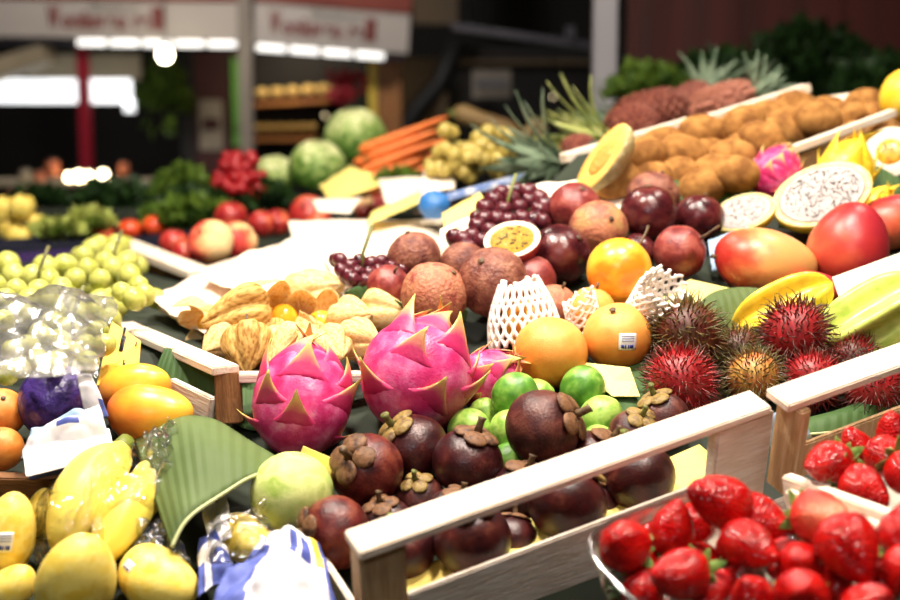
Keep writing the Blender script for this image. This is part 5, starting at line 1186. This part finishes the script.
for k in range(74):
    a = rnd.uniform(0, 6.28); q = math.sqrt(rnd.random()); yy = rnd.random()
    x = 240 + math.cos(a) * 31 * q * (1 - .5 * yy); y = 203 - 46 * yy + 3 * math.sin(a)
    d = 2.72 + math.sin(a) * .05 * (1 - yy * .6)
    obj('radish', rmesh, M['radish'], t, D(x, y, d) - t.location, zto(Vector((rnd.uniform(-1, 1), rnd.uniform(-1, 1), rnd.uniform(-1, 1)))), 6.2 * d / FPX)
obj('stalks', mk('stalks', *join(*[tube([Vector((.01 * k - .03, 0, -.02)), Vector((.02 * k - .05, .03, .03))], .003, 5) for k in range(6)])), M['stemg'], t)
# tomatoes, yellow peppers, trays on the far left
M['tomato'] = pm('tomato_red', [c8(206, 60, 30), c8(220, 84, 40)], 2, .25, 0, 1, .5)
M['yellow_veg'] = pm('yellow_vegetable', [c8(226, 194, 70), c8(236, 212, 110), c8(206, 174, 60)], 2, .35, .05, 9, .45)
for px, py, rp, lb in [(132, 229, 12, 'red tomato in the dark tray next to the lettuce'), (152, 226, 12, 'red tomato in the dark tray beside the green leaves'), (104, 233, 8, 'small orange tomato behind the grape stalk'), (94, 230, 7, 'tiny orange tomato next to the lettuce')]:
    d = 2.45; round_fruit('tomato', lb, 'tomato', D(px, py, d), rp * d / FPX, idir(.1, .9, .3), 'tomato', cached('tom', lambda: rball(91, .03, 1.5, .85, .1)), 'stub', 'tomatoes on the far table')
for px, py, rp, lb in [(6, 214, 15, 'yellow pepper at the far stall edge'), (24, 210, 13, 'yellow pepper in the middle of the yellow heap'), (10, 226, 12, 'yellow pepper low in the yellow heap'), (34, 222, 10, 'small yellow pepper beside the lettuce'), (18, 234, 12, 'pale yellow pepper apart from the heap above the dark tray')]:
    d = 2.5; t = round_fruit('yellow_pepper', lb, 'pepper', D(px, py, d), rp * d / FPX, idir(.2, .8, .3), 'yellow_veg', cached('pep', lambda: mk('pep', *ball(32, 18, lambda d, th, ph: Vector((d.x, d.y, d.z * 1.05)) * (1 + .08 * math.cos(4 * ph) * math.sin(th) - .2 * math.exp(-th * th * 6))))), 'long', 'yellow peppers on the far table')
M['tray'] = pm('dark_blue_tray', [c8(22, 24, 40), c8(30, 30, 52)], 3, .4)
M['tray_p'] = pm('purple_tray', [c8(52, 30, 84), c8(64, 40, 100)], 3, .4)
def tray(label, p0, p1, w, h, mat):
    t = thing('tray', label, 'tray', p0); v = Vector((0, 0, 1)).cross((p1 - p0).normalized()).normalized(); z = Vector((0, 0, 1))
    wbeam('bottom', t, p0 - z * (h - .004) + v * w / 2, p1 - z * (h - .004) + v * w / 2, w, .004, mat, z)
    wbeam('wall', t, p0, p1, .006, h, mat, z); wbeam('wall', t, p0 + v * w, p1 + v * w, .006, h, mat, z)
    wbeam('wall', t, p0 + v * .004, p0 + v * (w - .004), .006, h, mat, z); wbeam('wall', t, p1 + v * .004, p1 + v * (w - .004), .006, h, mat, z)
tray('dark tray below the tomatoes and green leaves', D(112, 240, 2.36), D(205, 228, 2.45), .14, .03, 'tray')
tray('dark blue tray in front of the yellow peppers', D(-20, 246, 2.30), D(92, 240, 2.34), .14, .03, 'tray')
tray('purple tray edge behind the green grapes', D(-10, 258, 2.15), D(95, 250, 2.22), .05, .03, 'tray_p')
# blue and white cartons in the middle
M['carton'] = pm('dark_carton', [c8(58, 40, 30), c8(40, 28, 24)], 3, .7)
M['carton_edge'] = pm('blue_white_edge', [c8(226, 228, 236), c8(100, 134, 196), c8(230, 232, 238)], 30, .5, 0, 1, .4)
M['bluebag'] = pm('blue_paper_bag', [c8(36, 96, 160), c8(52, 116, 182)], 4, .5, .3, 9)
t = thing('carton', 'dark carton with a blue and white printed edge under the pineapple crown', 'carton', D(500, 200, 1.85))
wbeam('front', t, D(440, 199, 1.84), D(562, 166, 1.93), .008, .05, 'carton', Vector((0, 0, 1)))
wbeam('printed_edge', t, D(440, 196, 1.83), D(562, 163, 1.92), .012, .010, 'carton_edge', Vector((0, 0, 1)))
wbeam('floor', t, D(440, 215, 1.92), D(562, 182, 2.02), .20, .004, 'carton', Vector((0, 0, 1)))
p = D(434, 205, 1.80)
o = obj('blue_bag', mk('blue_bag', *ball(30, 20, lambda d, th, ph: Vector((d.x * .022, d.y * .02, d.z * .020)) * (1 + .2 * abs(nz(d, 2.5, 2))))), M['bluebag'], None, p); tag(o, 'crumpled bright blue paper bag at the carton corner', 'paper bag')
sheet('packing_paper', 'cream paper behind the nectarines next to the cabbages', 'paper', [D(318, 188, 2.5), D(350, 166, 2.55), D(395, 182, 2.35), D(330, 200, 2.3)], 'paper_y', .0008, .01, 9, 18, 12, 31, None, Vector((0, 0, 1)))
sheet('packing_paper', 'bright white paper between the carrots and the nectarines', 'paper', [D(378, 180, 2.35), D(425, 178, 2.35), D(425, 202, 2.1), D(385, 204, 2.1)], 'paper_c', .0008, .006, 9, 18, 12, 33, None, Vector((0, 0, 1)))
sheet('packing_paper', 'yellow cardboard flap running towards the blue bag', 'paper', [D(372, 212, 2.05), D(420, 192, 2.1), D(428, 200, 2.0), D(366, 226, 1.95)], 'paper_y', .001, .002, 9, 18, 8, 35, None, Vector((0, 0, 1)))
sheet('packing_paper', 'pale paper under the amber grapes', 'paper', [D(425, 165, 2.25), D(450, 150, 2.3), D(455, 190, 2.1), D(420, 196, 2.05)], 'paper_c', .001, .006, 9, 18, 8, 37, None, Vector((0, 0, 1)))
sheet('packing_paper', 'cream paper edging the shaded nectarines', 'paper', [D(312, 200, 2.25), D(362, 198, 2.25), D(350, 214, 2.12), D(318, 212, 2.12)], 'paper_c', .001, .003, 9, 14, 8, 39, None, Vector((0, 0, 1)))
# ------------------------------------------------------------------ the stalls behind
def ybox(name, x0, y0, x1, y1, yd, th, mat, parent=None, bev=0.0):
    # an upright box whose front, at world depth yd, covers the given picture rectangle
    a = Y(x0, y1, yd); b = Y(x1, y0, yd)
    if y1 >= 229: a.z = 0.0
    o = obj(name, boxm((a.x, yd, a.z), (b.x, yd + th, b.z), bev), M[mat]); 
    if parent: wpart(o, parent)
    return o
def ythings(name, label, cat, px, py, yd, group=None): return thing(name, label, cat, Y(px, py, yd), None, 1, group)
M['signw'] = pm('sign_panel', [c8(206, 196, 188), c8(198, 188, 180)], 2, .5)
M['signred'] = pm('sign_letter_red', [c8(132, 52, 46)], 2, .5)
M['signgrey'] = pm('sign_letter_grey', [c8(160, 156, 146)], 2, .5)
M['fascia'] = pm('red_fascia', [c8(150, 70, 56), c8(136, 60, 48)], 3, .6)
M['tubelight'] = pm('tube_light', [(1, 1, 1)], 2, .5, emit=((1, .97, .9), 1.7))
M['lamp'] = pm('bulb_glow', [(1, .95, .8)], 2, .5, emit=((1, .86, .6), 28.0))
M['lamp2'] = pm('counter_bulb_glow', [(1, .95, .8)], 2, .5, emit=((1, .82, .5), 14.0))
M['lamp3'] = pm('dim_bulb_glow', [(1, .9, .7)], 2, .5, emit=((1, .8, .45), 2.5))
M['panel_glow'] = pm('lit_panel', [(1, 1, 1)], 2, .5, emit=((.95, .98, 1), 1.6))
M['post'] = pm('grey_post', [c8(164, 152, 138), c8(150, 138, 126)], 2, .5)
M['post2'] = pm('silver_post', [c8(176, 172, 176), c8(160, 156, 162)], 2, .4)
M['redpost'] = pm('red_post', [c8(150, 16, 40)], 2, .45)
M['grn'] = pm('green_panel', [c8(90, 150, 60)], 2, .6)
M['poster'] = pm('grey_poster', [c8(150, 140, 128), c8(120, 112, 100)], 3, .6)
M['brownp'] = pm('dark_red_panel', [c8(62, 18, 20), c8(50, 14, 16)], 2, .6)
M['tanwall'] = pm('tan_panel', [c8(92, 74, 50), c8(78, 62, 42)], 2, .7)
M['column'] = pm('orange_wood_column', [c8(150, 92, 46), c8(170, 112, 52), c8(128, 72, 40)], 6, .5, stretch=(6, 6, .5))
M['bread'] = pm('bread_crust', [c8(206, 168, 92), c8(226, 196, 126)], 5, .6, .2, 12)
M['greybar'] = pm('grey_bar', [c8(76, 72, 82), c8(62, 58, 70)], 2, .4)
M['steel'] = pm('dark_steel', [c8(40, 36, 36)], 2, .4)
M['awning'] = pm('beige_awning', [c8(176, 160, 132), c8(160, 146, 120)], 3, .7)
def sign(label, x0, y0, x1, y1, yd, dx=0.0, slope=0.0, group='stall signs'):
    a = Y(x0, y0, yd); b = Y(x1, y1, yd); W_ = b.x - a.x; Hh = a.z - b.z
    q = Quaternion((0, 0, 1), dx) @ Quaternion((0, 1, 0), slope)
    t = thing('stall_sign', label, 'sign', Vector((a.x, yd, b.z)), q, 1, group)
    obj('panel', boxm((0, 0, 0), (W_, .05, Hh), .004), M['signw'], t)
    obj('fascia', boxm((0, -.02, Hh + .001), (W_, .06, Hh + .22)), M['fascia'], t)
    def text(s, x, z, size, mat, nm, sx=1.0):
        cu = bpy.data.curves.new('txt', 'FONT'); cu.body = s; cu.size = size; cu.extrude = .004; cu.offset = .006 if mat == 'signred' else 0
        tmp = bpy.data.objects.new('txt', cu); COL.objects.link(tmp); bpy.context.view_layer.update()
        me = bpy.data.meshes.new_from_object(tmp); bpy.data.objects.remove(tmp)
        w_ = max(v.co.x for v in me.vertices) - min(v.co.x for v in me.vertices)
        return me, w_
    wide = x1 - x0 > 200; x_ = W_ * (.36 if wide else .10); tot = W_ * (.39 if wide else .68)
    adv = [(1.5, 1.3), (1, 1), (1, 1), (.55, 1), (1, 1), (1, 1), (1, 1), (1, 1), (.7, 0), (.8, 1), (1, 1), (.65, 1.25), (.65, 1.25)]
    un = tot / sum(a for a, b in adv)
    for ch, (av, hs) in zip('Woniuveu rell', adv):
        if ch != ' ':
            me, w_ = text(ch, 0, 0, .16, 'signred', 'letter')
            obj('letter', me, M['signred'], t, (x_, -.006, Hh * .26), Quaternion((1, 0, 0), math.pi / 2), (un * av * .86 / w_, hs, 1))
        x_ += un * av
    me2, w2 = text('Bistkur', 0, 0, .09, 'signgrey', 'small_lettering')
    o = obj('small_lettering', me2, M['signgrey'], t, (W_ * (.50 if wide else .36), -.006, Hh * .70), Quaternion((1, 0, 0), math.pi / 2), (1.3, 1, 1)); o['kind'] = 'stuff'
    tl = thing('tube_lamp', 'row of white tube lights under the ' + ('wide' if x1 - x0 > 200 else 'narrow') + ' stall sign', 'light', Vector((a.x, yd, b.z)), q, 1, 'tube lights under the signs')
    obj('housing', boxm((.02, .05, -.04), (W_ - .02, .10, -.004)), M['greybar'], tl)
    n = int(W_ / .22)
    for i in range(n):
        if x1 - x0 > 200 and i / n < .42: continue
        obj('tube', mk('tube', *tube([Vector((.03 + i * .22, .02, -.03)), Vector((.03 + i * .22 + .19, .02, -.03))], .022, 8)), M['tubelight'], tl)
sign('wide grey stall sign with dark red lettering', -60, -2, 238, 36, 8.6, 0, .012)
sign('narrower grey stall sign with dark red lettering running away from the grey post', 252, 1, 410, 42, 8.45, .18, .062)
def post(label, x0, x1, yd, mat, name='post', top=-80, group=None):
    a = Y(x0, 100, yd); b = Y(x1, 100, yd)
    t = thing(name, label, 'post', Vector(((a.x + b.x) / 2, yd, 0)), None, 1, group); w_ = (b.x - a.x) / 2
    obj('shaft', boxm((-w_, -w_, .02), (w_, w_, 3.2), .006), M[mat], t); obj('foot', boxm((-w_ * 1.6, -w_ * 1.6, 0), (w_ * 1.6, w_ * 1.6, .02)), M['steel'], t)
post('slim beige-grey post between the two stall signs', 240, 253, 8.3, 'post')
post('silver-grey post standing behind the pineapple crowns', 592, 615, 3.6, 'post2')
post('red post in front of the lit white panel', 79, 90, 8.78, 'redpost')
# left stall
t = ythings('lit_canopy_panel', 'glowing white panel of the far stall behind the red post', 'light', 60, 105, 8.9)
ybox('panel', -40, 79, 130, 103, 8.9, .05, 'panel_glow', t); ybox('bracket', 124, 100, 133, 112, 8.9, .05, 'panel_glow', t)
t = ythings('awning', 'beige slanted awning above the lit white panel', 'awning', 80, 80, 9.3); ybox('cloth', 28, 54, 140, 80, 9.3, .05, 'awning', t)
t = ythings('awning', 'cream awning edge under the wide sign at the far side', 'awning', 10, 70, 8.75)
wbeam('edge', t, Y(-20, 66, 8.75), Y(46, 46, 8.75), .3, .12, 'awning', Vector((0, 0, 1)))
def bulb(label, px, py, yd, r, mat, hang, group):
    p = Y(px, py, yd)
    if not hang: p.y = 6.45; p.z = Y(0, 182, 6.38).z + r
    t = thing('light_bulb', label, 'light bulb', p, None, 1, group)
    obj('glass', cached('bulbm', lambda: mk('bulb', *ball(16, 12, lambda d, th, ph: Vector((d.x, d.y, d.z * (1 if d.z < 0 else 1.3)))))), M[mat], t, None, None, r)
    obj('socket', mk('sock', *tube([(0, 0, r * 1.25), (0, 0, r * 1.9)], r * .5, 8)), M['steel'], t)
    if hang: obj('cable', mk('cable', *tube([(0, 0, r * 1.9), (0, 0, 4.5 - p.z)], .005, 5)), M['steel'], t)
bulb('bright round bulb hanging below the wide sign', 165, 55, 8.2, .045, 'lamp', .35, None)
t = ythings('deli_counter', 'far lit counter with goods behind the herbs', 'counter', 60, 190, 6.4)
ybox('body', -60, 186, 160, 330, 6.4, .5, 'brownp', t); ybox('top', -60, 182, 160, 186, 6.38, .55, 'awning', t)
for i, (x, y, r) in enumerate([(60, 178, .020), (70, 178, .024), (80, 178, .022), (95, 178, .026)]):
    bulb('warm bulb in the row on the far lit counter', x, y, 6.3, r, 'lamp2', 0, 'bulbs on the far counter')
M['copper'] = pm('copper_jar', [c8(196, 96, 60), c8(220, 140, 100)], 3, .4)
def jar(label, px, py, rp, yd, mat):
    p = Y(px, py, yd); k = rp * yd / FPX; t = thing('jar', label, 'jar', p, None, k, 'jars on the far counter')
    prof = [(0, -1.2), (.8, -1.2), (1, -.9), (1, .6), (.7, .9), (.7, 1.1), (0, 1.1)]; n = 16
    vs = [Vector((R * math.cos(2 * math.pi * i / n), R * math.sin(2 * math.pi * i / n), z)) for R, z in prof for i in range(n)]
    obj('body', mk('jar', vs, [[j * n + i, j * n + (i + 1) % n, (j + 1) * n + (i + 1) % n, (j + 1) * n + i] for j in range(6) for i in range(n)]), M[mat], t)
    obj('lid', mk('lid', *tube([(0, 0, 1.1), (0, 0, 1.35)], .75, 14)), M['steel'], t)
jar('copper coloured jar standing on the far counter left of the red post', 53, 168, 7, 6.5, 'copper')
jar('small copper jar on the far counter beside the dark herbs', 124, 168, 5, 6.5, 'copper')
jar('pale jar among the goods on the far counter', 26, 176, 6, 6.5, 'awning')
jar('orange jar next to the pale jar on the far counter', 40, 177, 5, 6.5, 'copper')
# middle: dark red panels, poster, green strip, shelves
t = ythings('panel_wall', 'dark red partition between the plant and the grey post', 'partition', 210, 200, 9.6)
ybox('panel', 184, 52, 193, 230, 9.58, .04, 'black', t); ybox('panel', 193, 52, 238, 230, 9.6, .05, 'brownp', t)
t = ythings('poster', 'grey poster on the dark red partition', 'poster', 212, 150, 9.59); ybox('sheet', 200, 100, 222, 150, 9.589, .01, 'poster', t); ybox('picture', 203, 118, 219, 130, 9.58, .008, 'brownp', t)
t = ythings('green_banner', 'narrow green banner right beside the slim beige-grey post', 'banner', 238, 145, 9.55); ybox('cloth', 233, 58, 244, 146, 9.57, .029, 'grn', t)
bush('hanging_plant', 'green hanging plant between the lit panel and the dark red partition', 162, 88, 50, 44, 9.3, 'herb', 260, .10, 15, None, None, 'plant')
def shelf(label, x0, x1, y, yd, items, mat, gl, slope=-.10):
    t = ythings('shelf', label, 'shelf', x0, y, yd); a = Y(x0, y, yd); b = Y(x1, y + slope * (x1 - x0), yd)
    wbeam('board', t, a, b, .3, .03, 'column', Vector((0, 0, 1)))
    n = items
    for i in range(n):
        q = (i + .5) / n; p = a.lerp(b, q) + Vector((0, 0, .075)); o = obj('loaf', cached('loaf', lambda: mk('loaf', *ball(16, 10, lambda d, th, ph: Vector((d.x, d.y * .8, d.z * .6 + .08 * math.cos(9 * d.x) * max(0, d.z)))))), M[mat], None, p, Quaternion((0, 0, 1), .2 * (i % 3)), (b - a).length / n * .47)
        tag(o, gl, 'bread', gl)
shelf('upper wooden shelf of the bakery stall', 254, 332, 103, 9.556, 5, 'bread', 'golden loaf on the upper bakery shelf', -.06)
shelf('lower wooden shelf of the bakery stall', 254, 318, 137, 9.556, 6, 'bread', 'golden loaf on the lower bakery shelf', -.01)
M['redcloth'] = pm('red_bouquet', [c8(176, 14, 34), c8(120, 10, 30)], 8, .5)
t = thing('pepper_garland', 'hanging bunch of bright red peppers beside the wooden column', 'garland', Y(350, 88, 8.9)); rnd = random.Random(4)
for k in range(26):
    p = Vector((rnd.uniform(-.13, .13), rnd.uniform(-.05, .05), rnd.uniform(-.09, .09)))
    obj('pepper', rmesh, M['redcloth'], t, p, zto(Vector((rnd.uniform(-1, 1), rnd.uniform(-1, 1), -1))), (.03, .03, .045))
obj('string', mk('string', *tube([(0, 0, 0), (0, 0, .3)], .005, 5)), M['steel'], t)
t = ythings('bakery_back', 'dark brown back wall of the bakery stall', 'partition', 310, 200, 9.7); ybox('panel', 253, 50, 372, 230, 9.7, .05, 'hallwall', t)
bulb('faint bulb under the upper bakery shelf', 325, 116, 9.3, .010, 'lamp3', .1, None)
t = ythings('wooden_column', 'orange-brown wooden column at the end of the narrow sign', 'column', 386, 200, 8.9)
ybox('shaft', 372, 56, 401, 230, 8.9, .2, 'column', t); ybox('edge', 370, 56, 376, 230, 8.88, .05, 'yellow_print', t)
t = ythings('tan_partition', 'tan partition behind the black slanted brace', 'partition', 425, 200, 9.4); ybox('panel', 401, 58, 447, 126, 9.4, .05, 'tanwall', t); ybox('base', 401, 128, 450, 230, 9.39, .05, 'brownp', t)
t = ythings('beige_blind', 'dim beige blind at the top beside the narrow sign', 'blind', 430, 24, 9.2); ybox('cloth', 413, -290, 458, 24, 9.2, .03, 'tanwall', t)
t = ythings('black_brace', 'black slanted brace in front of the tan partition', 'brace', 420, 150, 9.0)
wpart(obj('arm', mk('arm', *tube([Y(398, 158, 9.0), Y(403, 130, 9.0), Y(418, 108, 9.0), Y(440, 84, 9.0), Y(458, 40, 9.0)], .07, 8)), M['black']), t)
t = ythings('grey_rail', 'long grey bar running downwards to the silver post', 'rail', 520, 40, 6.5)
wbeam('bar', t, Y(452, 23, 6.5), Y(594, 43, 6.5), .06, .035, 'greybar', Vector((0, 0, 1))); ybox('clip', 566, 26, 575, 38, 6.45, .04, 'greybar', t); wpart(obj('hanger', mk('h', *tube([Y(470, 26, 6.5), Vector((Y(470, 26, 6.5).x, 6.5, 4.5))], .006, 5)), M['steel']), t)
t = ythings('small_sign', 'small hanging white card with a grey band', 'sign', 490, 98, 5.6)
ybox('card', 472, 70, 511, 98, 5.6, .01, 'poster', t); ybox('card_band', 476, 79, 507, 87, 5.59, .008, 'greybar', t)
wpart(obj('string', mk('s', *tube([Y(490, 70, 5.6), Vector((Y(490, 70, 5.6).x, 5.6, 4.5))], .003, 5)), M['steel']), t)
M['driftwood'] = pm('pale_wood_stick', [c8(150, 122, 74), c8(120, 92, 56)], 5, .6, stretch=(1, 1, 4))
t = thing('root_vegetable', 'thick tan root lying in the shade above the amber grapes', 'root', D(488, 120, 3.2))
wpart(obj('root', mk('root', *tube([D(455, 115, 3.2), D(462, 114, 3.2), D(480, 120, 3.2), D(505, 126, 3.2), D(525, 132, 3.2)], [.02, .026, .022, .018, .006], 12)), M['driftwood']), t)
wpart(obj('leaf_stub', mk('stub', *tube([D(455, 115, 3.2), D(448, 112, 3.2)], [.012, .006], 8)), M['stemg']), t)
t = thing('root_vegetable', 'bent tan root standing beside the pineapple crown', 'root', D(535, 130, 3.1))
wpart(obj('root', mk('root', *tube([D(526, 150, 3.1), D(528, 132, 3.1), D(535, 122, 3.1), D(542, 128, 3.1), D(543, 150, 3.1)], [.012, .014, .014, .014, .012], 12)), M['driftwood']), t)
bulb('tiny dim bulb in the dark hall', 553, 97, 7.5, .008, 'lamp3', .2, None)
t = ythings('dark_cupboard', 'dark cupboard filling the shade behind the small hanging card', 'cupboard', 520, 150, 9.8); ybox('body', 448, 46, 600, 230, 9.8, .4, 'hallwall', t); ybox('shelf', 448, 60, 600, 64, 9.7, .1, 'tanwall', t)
# ------------------------------------------------------------------ settle round fruit so that neighbours touch instead of interlocking
for it in range(60):
    for i in range(len(ROUND)):
        A = ROUND[i]
        for j in range(i + 1, len(ROUND)):
            B = ROUND[j]; d = B[1] - A[1]; rs = A[2] + B[2]
            if abs(d.x) > rs or abs(d.y) > rs or d.length >= rs: continue
            ln = max(d.length, 1e-4); push = d / ln * (rs - ln) * 0.5
            A[1] -= push * .5; B[1] += push * .5
    for A in ROUND:
        if A[3] == 'S' and A[1].y < 1.78:
            h = (A[1] - Vector((0, SY0, SZ0))).dot(SN)
            if h < A[2] * .96: A[1] += SN * (A[2] * .96 - h)
        if A[4]:
            v = (A[1] - FL).dot(CV)
            if v < A[2] + .012 and (A[1] - FL).dot(CU) > 0: A[1] += CV * (A[2] + .012 - v)
        k = A[1] - A[5]; rd = (A[5] - CAM).normalized(); al = rd * k.dot(rd); pe = k - al
        if pe.length > .0065: pe *= .0065 / pe.length
        if al.length > .018: al *= .018 / al.length
        A[1] = A[5] + al + pe
for A in ROUND: A[0].location = A[1]
